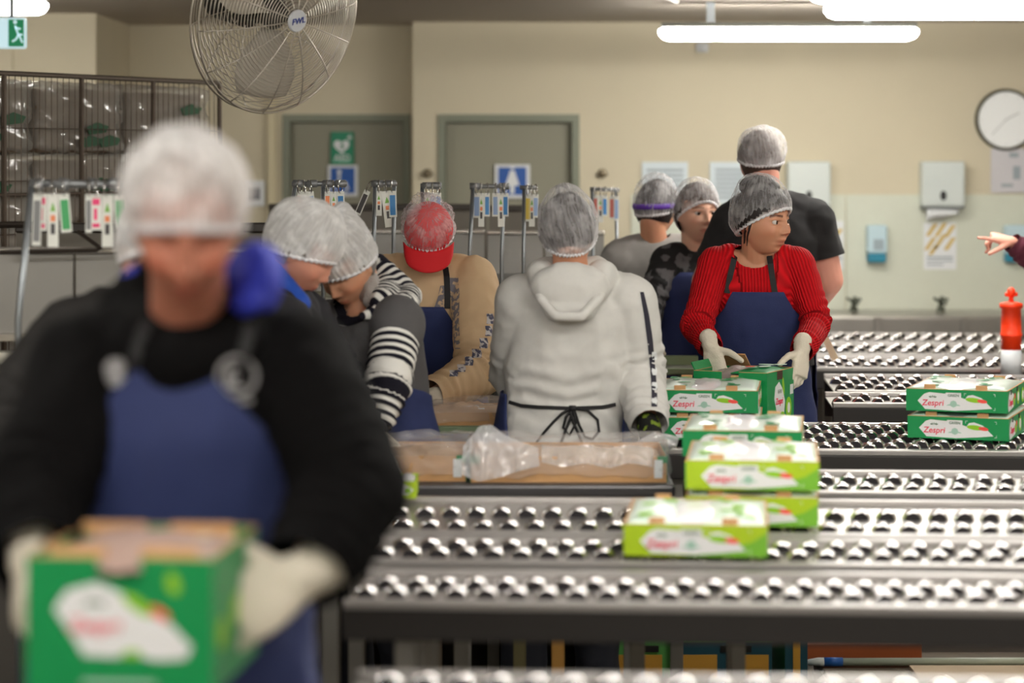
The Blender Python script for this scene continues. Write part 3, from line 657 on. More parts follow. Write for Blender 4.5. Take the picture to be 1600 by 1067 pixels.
MB().lathe([(.045, -.03), (.05, 0), (.03, .03)], 24, q).build('hub', mat('fan_hub', (70, 68, 66), .4, .4), fan)
MB().lathe([(.05, -.30), (.07, -.28), (.07, -.13), (.045, -.12), (.02, -.02)], 28, q).build('motor', mat('fan_motor', (38, 36, 35), .45), fan)
g = MB(); back = q @ Vector((0, 0, -.2)); g.box(back.x-.03, back.x+.03, back.y-.02, back.y+.02, back.z, CH-fc.z, bev=.004); g.build('mounting_post', mat('fan_motor', (0, 0, 0)), fan)
MB().box(back.x-.1, back.x+.1, back.y-.08, back.y+.08, CH-fc.z-.012, CH-fc.z-.001).build('ceiling_plate', mat('fan_motor', (0, 0, 0)), fan)

# ---------------------------------------------------------------- bollard
d = 10.08; t = empty('bollard', (px2x(1580, d), d, 0), 'orange T-top safety bollard with a white reflective lower band', 'bollard')
r = 16/F_PX*d; zt = z_at(449, d)-0
OR = mat('bollard_orange', (255, 62, 14), .4)
MB().lathe([(r*.9, .05), (r*.95, z_at(552, d))], 28).build('lower_tube', OR, t, True)
MB().lathe([(r, z_at(590, d)), (r*.99, z_at(546, d))], 28).build('reflective_band', mat('reflective_white', (216, 220, 224), .35), t, True)
MB().lathe([(r*.98, z_at(546, d)), (r, z_at(526, d)), (r*1.08, z_at(525, d)), (r*1.08, z_at(521, d)), (r, z_at(520, d)), (r*.95, z_at(482, d)), (r*1.12, z_at(481, d)), (r*1.12, z_at(474, d)), (r*.7, z_at(472, d)), (r*.28, z_at(471, d))], 28).build('upper_tube', OR, t, True)
g = MB(); g.lathe([(r*.25, z_at(472, d)), (r*.22, z_at(462, d))], 14); g.lathe([(r*.3, z_at(464, d)), (r*.42, z_at(460, d)), (r*.4, z_at(453, d)), (r*.15, z_at(449, d))], 16); g.tube([(-r*.6, 0, z_at(460, d)), (r*.6, 0, z_at(460, d))], .008)
g.build('t_handle', OR, t, True)
MB().lathe([(.18, 0), (.18, .025), (.08, .06), (.05, .07)], 8).build('rubber_base', BLACKP, t)

# ---------------------------------------------------------------- cartons
def lerp_poly(p, W, H): return [(x*W, y*H) for x, y in p]
LOZ = [(.115, .47), (.18, .79), (.23, .87), (.39, .82), (.395, .87), (.545, .87), (.545, .66), (.585, .60), (.61, .76), (.66, .80), (.745, .67), (.85, .2), (.68, .12), (.49, .05), (.19, .09)]
def colours(var):
    if var == 'lime': return mat('lime_print', (168, 198, 20), .45), mat('lime_deep', (118, 182, 50), .45)
    return mat('green_print', (0, 138, 74), .45), mat('green_deep', (0, 128, 66), .45)
WHT = mat('print_white', (226, 226, 228), .5); LIME = mat('print_lime', (140, 195, 30), .5); REDP = mat('print_red', (240, 80, 70), .5); PINK = mat('print_brand_red', (228, 40, 82), .5)
GRYG = mat('print_grey_green', (160, 196, 180), .5); DGR = mat('print_dark_green', (60, 100, 70), .5); FLAPW = mat('flap_white', (222, 240, 228), .35, coat=.3); LINER = mat('white_liner', (240, 240, 244), .25, coat=.2)
def print_front(par, W, H, M, brand=.3, txt=True):
    """printed artwork on a long low face: origin of M at the face's lower left, local z outward"""
    T = lambda z: M @ Matrix.Translation((0, 0, z))
    pnl = MB().prism(lerp_poly(LOZ, W, H), T(0), .0006).build('printed_panel', WHT, par)
    MB().prism(ell_poly(.672*W, .56*H, .085*W, .11*H, -.10, 14), T(.0006), .0005).build('leaf_print', LIME, pnl)
    MB().prism(ell_poly(.752*W, .52*H, .05*W, .085*H, -.13, 12), T(.0007), .0006).build('leaf_print', REDP, pnl)
    add_text('lettering', 'Zespri', .082*W*1.0, T(.0012) @ Matrix.Translation((.265*W, .38*H, 0)), PINK, pnl, .0004, shear=.15, sx=1.0)
    g = MB()
    for i in range(5):
        a = -1.0+i*.5; g.prism(ell_poly(.265*W+.034*W*math.sin(a), .6*H+.022*W*math.cos(a)*.6+.02*H, .012*W, .005*W, PI/2-a, 8), T(.0006), .0005)
    g.build('leaf_crown', DGR, pnl)
    add_text('lettering', 'GREEN', .036*W, T(.0012) @ Matrix.Translation((.47*W, .74*H, 0)), DGR, pnl, .0003)
    g = MB(); g.prism(ell_poly(.47*W, .36*H, .035*W, .16*H, 0, 8), T(.0006), .0004); g.prism([(.40*W, .28*H), (.54*W, .28*H), (.52*W, .34*H), (.42*W, .34*H)], T(.0007), .0004)
    g.build('emblem', GRYG, pnl)
    g = MB(); 
    for (cx, cy, sx, sy) in ((.575, .86, 1, -1), (.88, .86, -1, -1), (.88, .12, -1, 1)):
        g.prism([(cx*W, cy*H), (cx*W+sx*.02*W, cy*H), (cx*W+sx*.02*W, cy*H+sy*.012*W*.3), (cx*W, cy*H+sy*.012*W*.3)][::(1 if sx*sy > 0 else -1)], T(0), .0005)
        g.box(min(cx*W, cx*W+sx*.003*W), max(cx*W, cx*W+sx*.003*W), min(cy*H, cy*H+sy*.12*H), max(cy*H, cy*H+sy*.12*H), 0, .0005, M)
    g.build('corner_mark', WHT, par)
def print_side(par, W, H, M):
    T = lambda z: M @ Matrix.Translation((0, 0, z))
    g = MB().prism([(.03*W, .3*H), (.06*W, .75*H), (.14*W, .95*H), (.30*W, .75*H), (.40*W, .45*H), (.30*W, .15*H), (.05*W, .04*H)], T(0), .0006).build('printed_panel', WHT, par)
    add_text('lettering', 'Zespri', .07*W, T(.0012) @ Matrix.Translation((.16*W, .42*H, 0)), PINK, g, .0003, shear=.15)
    MB().prism(ell_poly(.33*W, .42*H, .05*W, .24*H, 0, 12), T(.0007), .0005).build('leaf_print', LIME, g)
    MB().prism(ell_poly(.36*W, .62*H, .03*W, .14*H, 0, 10), T(.0013), .0004).build('leaf_print', REDP, g)
    for (cx, cy) in ((.55, .5), (.8, .45)):
        MB().prism(ell_poly(cx*W, cy*H, .07*W, .36*H, 0, 14), T(0), .0006).build('fruit_print', LIME, par)
        MB().prism(ell_poly(cx*W, cy*H, .045*W, .22*H, 0, 12), T(.0006), .0005).build('fruit_print', WHT, par)
    for cx in (.17, .5): MB().prism([(cx*W-.03*W, .78*H), (cx*W+.03*W, .78*H), (cx*W+.03*W, 1.0*H), (cx*W-.03*W, 1.0*H)], T(.0007), .001).build('hand_hole', BLACKP, par)
def carton_shell(W, D, H, t=.004, notch=None, m=None, kraft=KRAFT):
    """open box: outer printed, inner and rims kraft. origin at bottom centre"""
    g = MB()
    g.box(-W/2, W/2, -D/2, D/2, 0, t)
    g.box(-W/2, -W/2+t, -D/2, D/2, t, H); g.box(W/2-t, W/2, -D/2, D/2, t, H)
    g.box(-W/2+t, W/2-t, D/2-t, D/2, t, H)
    if notch:
        x0, x1, dz = notch
        g.box(-W/2+t, x0, -D/2, -D/2+t, t, H); g.box(x1, W/2-t, -D/2, -D/2+t, t, H); g.box(x0, x1, -D/2, -D/2+t, t, H-dz)
    else: g.box(-W/2+t, W/2-t, -D/2, -D/2+t, t, H)
    return g
def bulged(x0, x1, y0, y1, z0, rise, seed, nx=12, ny=12, amp=.006, thick=.002):
    g = MB(); vs = []
    for i in range(nx+1):
        for j in range(ny+1):
            u, v = i/nx, j/ny; x = x0+(x1-x0)*u; y = y0+(y1-y0)*v
            b = (math.sin(PI*u)*math.sin(PI*v))**.6
            z = z0+rise*b+amp*noise.noise(Vector((x*22+seed, y*22, seed)))*(.3+b)+amp*.5*noise.noise(Vector((x*60, y*60, seed)))
            vs.append((x, y, z))
    g.add(vs, [(i*(ny+1)+j, (i+1)*(ny+1)+j, (i+1)*(ny+1)+j+1, i*(ny+1)+j+1) for i in range(nx) for j in range(ny)])
    return g
TW, TD, TH = .315, .40, .068
def make_tray(var, label, group, top=True):
    t = empty('fruit_tray', (0, 0, 0), label, 'tray', group)
    base, deep = colours(var)
    carton_shell(TW, TD, TH).build('tray_body', base, t)
    g = MB()
    for (a, b, c, d_) in ((-TW/2, TW/2, -TD/2, -TD/2+.005), (-TW/2, TW/2, TD/2-.005, TD/2), (-TW/2, -TW/2+.005, -TD/2, TD/2), (TW/2-.005, TW/2, -TD/2, TD/2)): g.box(a, b, c, d_, TH, TH+.0015)
    g.build('card_rim', KRAFT, t)
    if var == 'lime':
        MB().prism([(.42*TW, .0), (TW, 0), (TW, .8*TH), (.9*TW, .5*TH), (.7*TW, .2*TH)], frame((-TW/2, -TD/2, 0), (1, 0, 0), (0, 0, 1)), .0004).build('printed_wave', deep, t)
    print_front(t, TW, TH, frame((-TW/2, -TD/2-(.0005 if var == 'lime' else 0), 0), (1, 0, 0), (0, 0, 1)))
    print_side(t, TD, TH, frame((TW/2, -TD/2, 0), (0, 1, 0), (0, 0, 1)))
    for x in (-TW*.27, TW*.24):
        for y in (-TD/2+.012, TD/2-.02):
            MB().box(x-.018, x+.018, y-.003, y+.003, TH-.004, TH+.015, bev=.002).build('locking_tab', KRAFT, t)
    bulged(-.075, .06, -TD/2+.008, TD/2-.01, TH-.002, .016, 3, amp=.008).build('plastic_liner', LINER, t, True)
    for (x0, x1, s) in ((-TW/2+.003, -.03, 1.0), (.015, TW/2-.003, 7.0)):
        f = bulged(x0, x1, -TD/2+.006, TD/2-.006, TH+.001, .014, s, 8, 10, .003).build('lid_flap', FLAPW, t, True)
        md = f.modifiers.new('s', 'SOLIDIFY'); md.thickness = .0025
        random.seed(int(s)+ (3 if var == 'lime' else 0))
        for k in range(6):
            cx = random.uniform(x0+.03, x1-.03); cy = random.uniform(-TD/2+.05, TD/2-.05); b = (math.sin(PI*(cx-x0)/(x1-x0))*math.sin(PI*(cy+TD/2)/TD))**.6
            MB().prism(ell_poly(cx, cy, .022, .010, random.uniform(0, 3), 10), Matrix.Translation((0, 0, TH+.0035+.014*b)), .001).build('flap_print', base if var != 'lime' else LIME, f)
    return t
def place(o, loc, rz): o.location = loc; o.rotation_euler = (0, 0, rz); return o
greens = make_tray('green', '', 'green fruit trays on the conveyors')
limes = make_tray('lime', '', 'lime fruit trays on the conveyors')
first = {'green': True, 'lime': True}
def tray(var, cx_px, front_bottom_py, wtop, k, rz, label, d=None):
    src = greens if var == 'green' else limes
    o = src if first[var] else copy_tree(src); first[var] = False
    y = d+TD/2*math.cos(rz)
    place(o, (px2x(cx_px, d), y, HZ+.0165+k*(TH+.017)), rz); o['label'] = label; return o
tray('green', 1121, 0, 0, 0, -.12, 'green tray at the bottom of the stack left of the woman\'s carton', 7.50)
tray('green', 1118, 0, 0, 1, -.13, 'green tray on top of the stack left of the woman\'s carton', 7.50)
tray('green', 1532, 0, 0, 0, -.36, 'green tray at the bottom of the right-hand stack', 7.52)
tray('green', 1529, 0, 0, 1, -.35, 'green tray on top of the right-hand stack near the right edge', 7.52)
tray('green', 1177, 0, 0, 0, -.12, 'green tray hidden under the one behind the lime stack', 6.38)
tray('green', 1175, 0, 0, 1, -.13, 'green tray on top, directly behind the lime stack', 6.38)
tray('lime', 1190, 0, 0, 0, -.12, 'lime tray at the bottom of the two-tray lime stack', 5.74)
tray('lime', 1190, 0, 0, 1, -.11, 'lime tray on top of the two-tray lime stack', 5.74)
tray('lime', 1101, 0, 0, 0, -.10, 'single lime tray in front of the lime stack', 5.30)

# deep cartons
def deep_carton(W, D, H, label, style, group=None):
    t = empty('fruit_carton', (0, 0, 0), label, 'carton', group); base, _ = colours('green')
    carton_shell(W, D, H, notch=(-.03, .03, .03)).build('carton_body', base, t)
    F = frame((-W/2, -D/2, 0), (1, 0, 0), (0, 0, 1)); Sd = frame((W/2, -D/2, 0), (0, 1, 0), (0, 0, 1)); T = lambda M, z: M @ Matrix.Translation((0, 0, z))
    if style == 'front':
        poly = [(.15, .62), (.22, .76), (.38, .82), (.52, .74), (.66, .60), (.78, .52), (.89, .36), (.86, .27), (.70, .25), (.56, .30), (.48, .27), (.31, .28), (.27, .38)]
        pn = MB().prism(lerp_poly(poly, W, H), T(F, 0), .0008).build('printed_panel', WHT, t)
        MB().prism(ell_poly(.60*W, .66*H, .10*W, .045*H, -.6, 14), T(F, .0008), .0006).build('leaf_print', LIME, pn)
        MB().prism(ell_poly(.72*W, .60*H, .06*W, .035*H, -.6, 12), T(F, .0009), .0007).build('leaf_print', REDP, pn)
        MB().prism(ell_poly(.79*W, .82*H, .035*W, .085*H, .3, 12), T(F, 0), .0006).build('leaf_print', LIME, t)
        MB().prism(ell_poly(.57*W, .30*H, .05*W, .03*H, 0, 12), T(F, .0009), .0006).build('leaf_print', LIME, pn)
        add_text('lettering', 'Zespri', .105*W, T(F, .0015) @ Matrix.Translation((.37*W, .50*H, 0)), PINK, pn, .0006, shear=.15)
        g = MB()
        for i in range(5):
            a = -1.0+i*.5; g.prism(ell_poly(.37*W+.05*W*math.sin(a), .64*H+.03*W*math.cos(a), .02*W, .008*W, PI/2-a, 8), T(F, .0008), .0006)
        g.build('leaf_crown', DGR, pn)
        MB().prism([(.3*W, .06*H), (.7*W, .06*H), (.7*W, .1*H), (.3*W, .1*H)], T(F, 0), .0005).build('caption_bar', GRYG, t)
        for k in range(3): MB().prism(ell_poly((.2+.3*k)*D, (.4+.1*(k % 2))*H, .1*D, .12*H, 0, 14), T(Sd, 0), .0006).build('leaf_print', LIME, t)
    else:
        MB().prism(ell_poly(.86*W, .72*H, .035*W, .11*H, .35, 12), T(F, 0), .0006).build('leaf_print', LIME, t)
        poly = [(.30, .72), (.44, .80), (.56, .66), (.66, .42), (.62, .18), (.50, .10), (.34, .28), (.26, .50)]
        pn = MB().prism(lerp_poly(poly, D, H), T(Sd, 0), .0008).build('printed_panel', WHT, t)
        add_text('lettering', 'Zespri', .115*D, T(Sd, .0015) @ Matrix.Translation((.44*D, .44*H, 0)), PINK, pn, .0005, shear=.15, sx=.85)
        g = MB()
        for i in range(4): g.prism(ell_poly((.40+.04*i)*D, .62*H, .008*D, .04*H, 0, 8), T(Sd, .0008), .0006)
        g.build('leaf_crown', DGR, pn)
        MB().prism(ell_poly(.60*D, .70*H, .035*D, .17*H, .2, 12), T(Sd, 0), .0007).build('leaf_print', LIME, t)
        MB().prism(ell_poly(.55*D, .15*H, .09*D, .09*H, 0, 14), T(Sd, .0009), .0006).build('leaf_print', LIME, pn)
        MB().prism(ell_poly(.61*D, .12*H, .05*D, .05*H, .6, 12), T(Sd, .0016), .0006).build('leaf_print', REDP, pn)
        MB().prism(ell_poly(.80*D, .28*H, .11*D, .20*H, 0, 18), T(Sd, 0), .0007).build('fruit_print', LIME, t)
        MB().prism(ell_poly(.80*D, .28*H, .05*D, .10*H, 0, 14), T(Sd, .0007), .0006).build('fruit_print', WHT, t)
        MB().box(.86*D, .97*D, .52*H, .70*H, 0, .0008, Sd).build('code_label', WHT, t)
        MB().prism([(.36*D, .84*H), (.56*D, .84*H), (.56*D, 1.0*H), (.36*D, 1.0*H)], T(Sd, .0005), .0008).build('hand_hole', mat('hole_brown', (70, 45, 30), .8), t)
    g = MB()
    for (a, b, c, d_) in ((-W/2, -.03, -D/2, -D/2+.005), (.03, W/2, -D/2, -D/2+.005), (-W/2, W/2, D/2-.005, D/2), (-W/2, -W/2+.005, -D/2, D/2), (W/2-.005, W/2, -D/2, D/2)): g.box(a, b, c, d_, H, H+.0015)
    g.build('card_rim', KRAFT, t)
    return t, base
cw, basem = deep_carton(.255, .26, .178, 'deep green carton held open by the woman in red', 'side')
place(cw, (px2x(1161, 7.92)+.01, 7.99, HZ+.0165), -.45)
MB_l = bulged(-.10, .06, -.115, .11, .155, .030, 5, 14, 14, .014).build('plastic_liner', mat('purple_film', (176, 160, 158), .2, alpha=.8), cw, True)
fl = bulged(.0, .126, -.126, .125, .176, .012, 8, 8, 8, .004).build('lid_flap', basem, cw, True); md = fl.modifiers.new('s', 'SOLIDIFY'); md.thickness = .003
for (cx, cy, a) in ((.04, -.06, .3), (.08, -.02, 1.2), (.06, .05, .1), (.1, .07, .8)): MB().prism(ell_poly(cx, cy, .026, .014, a, 10), Matrix.Translation((0, 0, .191)), .002).build('flap_print', FLAPW, fl)
MB().prism(ell_poly(.05, -.08, .016, .008, .4, 10), Matrix.Translation((0, 0, .194)), .0016).build('flap_print', REDP, fl)
f2 = MB().box(-.126, -.02, -.002, .002, 0, .07, Matrix.Translation((0, .118, .178)) @ Matrix.Rotation(.9, 4, 'X')).build('lid_flap', KRAFT, cw)
f3 = MB().box(-.002, .002, -.12, .12, 0, .03, Matrix.Translation((-.126, 0, .178)) @ Matrix.Rotation(-.5, 4, 'Y')).build('lid_flap', basem, cw)
cm, basem = deep_carton(.258, .30, .185, 'deep green carton in the gloved hands of the foreground man', 'front')
cmd = 3.28
place(cm, (px2x(203, cmd), cmd+.15, z_at(872, cmd)-.185), -.10)
bulged(-.12, .12, -.14, .14, .165, .03, 9, 14, 14, .014).build('plastic_liner', mat('brown_liner', (176, 150, 140), .4), cm, True)
for x in (-.07, .06):
    MB().box(x-.04, x+.04, -.003, .003, 0, .018, Matrix.Translation((0, -.11, .176)) @ Matrix.Rotation(-.4, 4, 'X'), bev=.002).build('locking_tab', KRAFT, cm)
    MB().box(x-.05, x+.045, -.003, .003, 0, .018, Matrix.Translation((0, .10, .178)), bev=.002).build('locking_tab', KRAFT, cm)

# brown trays in plastic on the belt
def brown_tray(px0, px1, d, dep, label, film_amp, seed, z=HZ, hh=.088):
    x0, x1 = px2x(px0, d), px2x(px1, d); W = x1-x0
    t = empty('lined_tray', ((x0+x1)/2, d+dep/2, z), label, 'tray', 'brown trays in clear plastic')
    carton_shell(W, dep, hh*.8).build('tray_body', KRAFT, t)
    g = MB()
    for s in (-1, 1):
        g.box(s*(W/2-.012)-.014, s*(W/2-.012)+.014, -dep/2-.002, -dep/2+.001, hh*.6, hh*.82); g.box(s*(W/2)-.001, s*(W/2)+.001, -dep/2, dep/2, .0, hh*.8)
    g.build('green_corner', mat('green_print', (0, 0, 0)), t)
    MB().box(W/2-.035, W/2-.012, -dep/2-.003, -dep/2-.001, .012, hh*.7).build('white_label', PAPER, t)
    bulged(-W/2+.01, W/2-.01, -dep/2+.01, dep/2-.01, hh*.62, .022, seed, 24, 10, .012).build('brown_paper', mat('brown_paper', (196, 160, 125), .6), t, True)
    fm = crumple(-W/2-.006, W/2+.006, -dep/2-.006, dep/2, .02, hh+.012, film_amp, 16, seed)
    link('plastic_film', fm, mat('bag_film', (240, 238, 240), .10, alpha=.20, spec=1.0, bump=.5, bump_scale=26), t, True)
    return t
ta = brown_tray(735, 1042, 6.64, .34, 'long brown tray in clear plastic in front of the grey hooded top', .013, 3)
brown_tray(596, 728, 6.66, .34, 'brown tray in clear plastic left of the long one', .013, 8)
brown_tray(655, 800, 7.64, .30, 'brown tray in clear plastic under the hands of the man in the red cap', .012, 5, z_at(668, 7.62)-.003, .06)
# twisted plastic standing up over the tray, and the pale lump by the cap man's hand
def plume(pts_px, d, rr, label, parent_name='plastic_bag', seed=1, m=None):
    pts = [P(a, b, d) for a, b in pts_px]; g = MB(); vs = []; n = 18; N = len(pts)
    for i, p in enumerate(pts):
        for k in range(n):
            a = 2*PI*k/n; r = rr[i]*(1+.35*math.sin(5*a+i)+.3*noise.noise(Vector((a*2, i*.9, seed))))
            vs.append(p+Vector((r*math.cos(a), r*.45*math.sin(a), r*.5*math.sin(a+.8))))
    g.add(vs, [(i*n+k, i*n+(k+1) % n, (i+1)*n+(k+1) % n, (i+1)*n+k) for i in range(N-1) for k in range(n)]+[tuple(range(n))[::-1], tuple((N-1)*n+k for k in range(n))])
    o = g.build(parent_name, m or mat('bag_white', (232, 230, 234), .2, alpha=.42, spec=.8), None, True)
    return tag(o, label, 'plastic bag')
def tent(tops, d, label, name='plastic_bag', m=None, seed=1, depth=.05):
    # thin film standing up in folds: (px, top py, bottom py)
    vs = []; n2 = 12; N = 28
    for i in range(N+1):
        f = i/N*(len(tops)-1); k = min(int(f), len(tops)-2); f -= k; a, b = tops[k], tops[k+1]
        px = a[0]+(b[0]-a[0])*f; t0 = a[1]+(b[1]-a[1])*f; t1 = a[2]+(b[2]-a[2])*f
        for j in range(n2+1):
            v = j/n2; q = P(px, t0+(t1-t0)*v, d); q.y += depth*(1-v)*.8+.016*noise.noise(Vector((q.x*30, q.z*14, seed)))+.010*noise.noise(Vector((q.x*80, q.z*40, seed))); q.x += .006*noise.noise(Vector((seed, q.z*30, q.x*20))); vs.append(q)
    return tag(MB().add(vs, [(i*(n2+1)+j, (i+1)*(n2+1)+j, (i+1)*(n2+1)+j+1, i*(n2+1)+j+1) for i in range(N) for j in range(n2)]).build(name, m, None, True), label, 'plastic bag')
tent([(722, 700, 742), (736, 684, 748), (748, 668, 752), (764, 666, 750), (786, 680, 744), (812, 692, 736), (842, 703, 728)], 6.60, 'loose translucent plastic bag end standing over the long brown tray\'s left corner', m=mat('bag_clear', (236, 235, 240), .12, alpha=.42, spec=1.0), seed=3)
tent([(846, 697, 722), (880, 700, 730), (915, 696, 724), (950, 701, 732), (985, 697, 724), (1020, 700, 730)], 6.625, 'clear plastic film folded over the front of the long brown tray', name='plastic_film', m=mat('bag_clear2', (240, 238, 240), .10, alpha=.32, spec=1.0), seed=5, depth=.03)
plume([(690, 652), (712, 646), (735, 645), (752, 652)], 7.72, [.015, .035, .035, .015], 'crumpled white plastic on the tray near the cap man\'s hand', seed=4, m=mat('bag_bright', (236, 235, 238), .3))
plume([(1000, 690), (1020, 684), (1040, 690), (1046, 700)], 7.0, [.015, .028, .03, .015], 'pale crumpled plastic beside the hooded person\'s glove', seed=6)
# small printed carton corner on the bench left of the cap man's tray
t = empty('printed_sachet', P(650, 668, 7.6), 'small green and white printed carton corner on the bench edge', 'carton')
MB().box(-.03, .03, 0, .05, 0, .045, bev=.003).build('carton_body', mat('green_print', (0, 0, 0)), t); MB().prism(ell_poly(0, .022, .02, .015, 0, 10), frame((0, -.001, 0), (1, 0, 0), (0, 0, 1)), .001).build('printed_panel', WHT, t)
# partly seen cartons between people
def small_carton(px0, px1, py0, py1, d, label, m=None, dep=.16, zb=None):
    zt = z_at(py0, d); zb = z_at(py1, d) if zb is None else zb
    t = empty('fruit_carton', (px2x((px0+px1)/2, d), d, zb), label, 'carton'); W = px2x(px1, d)-px2x(px0, d); H = zt-zb
    base = m or colours('green')[0]
    g = carton_shell(W, dep, H); o = g.build('carton_body', base, t); o.location = (0, dep/2, 0)
    MB().prism(lerp_poly([(.15, .2), (.1, .6), (.4, .85), (.9, .5), (.6, .2)], W, H), frame((-W/2, 0, 0), (1, 0, 0), (0, 0, 1)), .001).build('printed_panel', WHT, t)
    MB().prism(ell_poly(W*.1, H*.45, W*.15, H*.15, .4, 12), frame((0, -.001, 0), (1, 0, 0), (0, 0, 1)), .001).build('leaf_print', LIME, t)
    bulged(-W/2+.005, W/2-.005, .005, dep-.005, H-.004, .012, 4, 6, 6, .006).build('plastic_liner', LINER, t, True)
    return t
small_carton(622, 650, 752, 800, 6.2, 'lime carton end beside the foreground man\'s elbow', colours('lime')[0], zb=HZ+.017)
small_carton(470, 528, 758, 830, 5.82, 'brown and green carton glimpsed under the foreground man\'s arm', KRAFT, zb=HZ+.017)
# ---------------------------------------------------------------- things on the floor under the lanes
t = empty('orange_panel_box', (px2x(1072, 7.42), 7.42, 0), 'floor carton with green, blue and orange panels under the rollers', 'carton')
W = px2x(1205, 7.42)-px2x(937, 7.42); H = z_at(1000, 7.42)
carton_shell(W, .45, H).build('carton_body', mat('carton_green', (92, 168, 84), .6), t).location = (0, .225, 0)
MB().box(-.04, W/2, -.003, 0, 0, H*.97).build('blue_band', mat('carton_blue', (26, 76, 92), .6), t)
for a, b in ((.06, .36), (.42, .68), (.74, .98)): MB().box(-W/2+W*a, -W/2+W*b, -.006, -.003, .02, H*.84).build('orange_panel', mat('carton_orange', (214, 160, 62), .6), t)
for a in (.16, .70): MB().box(-W/2+W*a, -W/2+W*(a+.18), -.007, -.003, H*.87, H*.94).build('hand_hole', BLACKP, t)
for a, tl in ((0, -1.2), (.5, -1.35)): MB().box(-W/2+W*a, -W/2+W*(a+.5), -.002, .002, 0, .12, Matrix.Translation((0, .0, H)) @ Matrix.Rotation(tl, 4, 'X')).build('lid_flap', KRAFT, t)
MB().box(-W/2, W/2, .02, .43, H*.6, H*.62).build('inner_card', mat('inner_dark', (70, 55, 40), .8), t)
t = empty('orange_panel_box', (px2x(1214, 7.5)+.06, 7.5, 0), 'striped carton edge standing right of the orange-panelled floor carton', 'carton')
carton_shell(.07, .4, H).build('carton_body', mat('carton_blue', (0, 0, 0)), t).location = (0, .2, 0)
MB().box(-.01, .012, -.003, 0, 0, H*.97).build('orange_panel', mat('carton_orange', (0, 0, 0)), t)
t = empty('timber_pallet', (px2x(1420, 7.9)+.42, 7.62, 0), 'worn timber pallet on the floor under the rollers', 'pallet')
for i in range(4): MB().box(-.72, 1.3, i*.14-.17, i*.14-.04, .10, .122, bev=.004).build('deck_board', mat('pallet_wood', (126, 114, 100), .8, noise_amt=.25, noise_scale=8), t)
for x in (-.68, .2, 1.26): MB().box(x-.04, x+.04, -.17, .37, 0, .10).build('bearer', mat('pallet_wood', (0, 0, 0)), t)
t = empty('broom', (px2x(1258, 7.75), 7.75, .14), 'broom lying on the pallet with a white handle and blue collar', 'broom')
MB().tube([(0, 0, 0), (.04, 0, .002), (.06, 0, .002)], .013, 12, rs=[.008, .014, .014]).build('handle_tip', WHITEP, t, True)
MB().tube([(.06, 0, .002), (.12, 0, .002)], .0145, 12).build('collar', mat('broom_blue', (40, 100, 180), .4), t, True)
MB().tube([(.12, 0, .002), (1.15, 0.0, .004)], .0125, 12).build('handle', mat('broom_pale', (198, 208, 190), .4), t, True)
MB().box(1.15, 1.2, -.16, .16, -.012, .03, bev=.006).build('broom_head', mat('broom_blue', (0, 0, 0)), t)
o = MB().box(1.2, 1.26, -.16, .16, -.012, .03); o.build('bristles', mat('bristle', (60, 60, 62), .9), t)
t = tag(MB().box(-.19, .19, 0, .2, 0, .07, bev=.004).build('flat_box', mat('brown_box', (176, 92, 48), .7)), 'flat orange-brown box on the pallet behind the broom handle', 'box'); t.location = (px2x(1340, 7.9), 7.78, .1225)
t = tag(MB().box(-.5, .5, 0, .22, 0, .015, bev=.002).build('card_sheet', mat('pale_card', (206, 182, 152), .8)), 'pale sheet of cardboard lying on the pallet at the bottom right', 'cardboard'); t.location = (px2x(1590, 7.5)+.2, 7.5, .1225)
for (pxa, pxb, c, lb) in ((650, 690, (112, 98, 84), 'brown upright board under the rollers at the bottom left'), (802, 822, (100, 92, 60), 'narrow olive upright board under the rollers'), (862, 882, (190, 140, 70), 'narrow ochre upright board under the rollers left of the floor carton')):
    tag(MB().box(px2x(pxa, 7.0), px2x(pxb, 7.0), 7.0, 7.03, 0, .42, bev=.003).build('upright_board', mat('board_%d' % pxa, c, .8)), lb, 'board')
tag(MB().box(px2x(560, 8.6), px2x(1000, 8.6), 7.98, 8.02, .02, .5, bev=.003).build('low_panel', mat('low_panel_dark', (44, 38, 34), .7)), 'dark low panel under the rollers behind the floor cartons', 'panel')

# ================================================================= people
def capsule(p0, p1, r0, r1, n=16, m=5):
    p0 = Vector(p0); p1 = Vector(p1); ax = (p1-p0); L_ = ax.length
    if L_ < 1e-6: ax = Vector((0, 0, 1))
    ax.normalize(); a = ax.orthogonal().normalized(); b = ax.cross(a); rings = []
    for i in range(1, m+1): th = PI/2*(1-i/m); rings.append((-r0*math.sin(th), r0*math.cos(th)))
    for i in range(0, m): th = PI/2*i/m; rings.append((L_+r1*math.sin(th), r1*math.cos(th)))
    vs = [p0-ax*r0]; fs = []
    for (t, r) in rings:
        for k in range(n): vs.append(p0+ax*t+(a*math.cos(2*PI*k/n)+b*math.sin(2*PI*k/n))*r)
    vs.append(p1+ax*r1); R_ = len(rings)
    for k in range(n): fs.append((0, 1+(k+1) % n, 1+k))
    for i in range(R_-1):
        for k in range(n): fs.append((1+i*n+k, 1+i*n+(k+1) % n, 1+(i+1)*n+(k+1) % n, 1+(i+1)*n+k))
    e = len(vs)-1
    for k in range(n): fs.append((e, 1+(R_-1)*n+k, 1+(R_-1)*n+(k+1) % n))
    return vs, fs
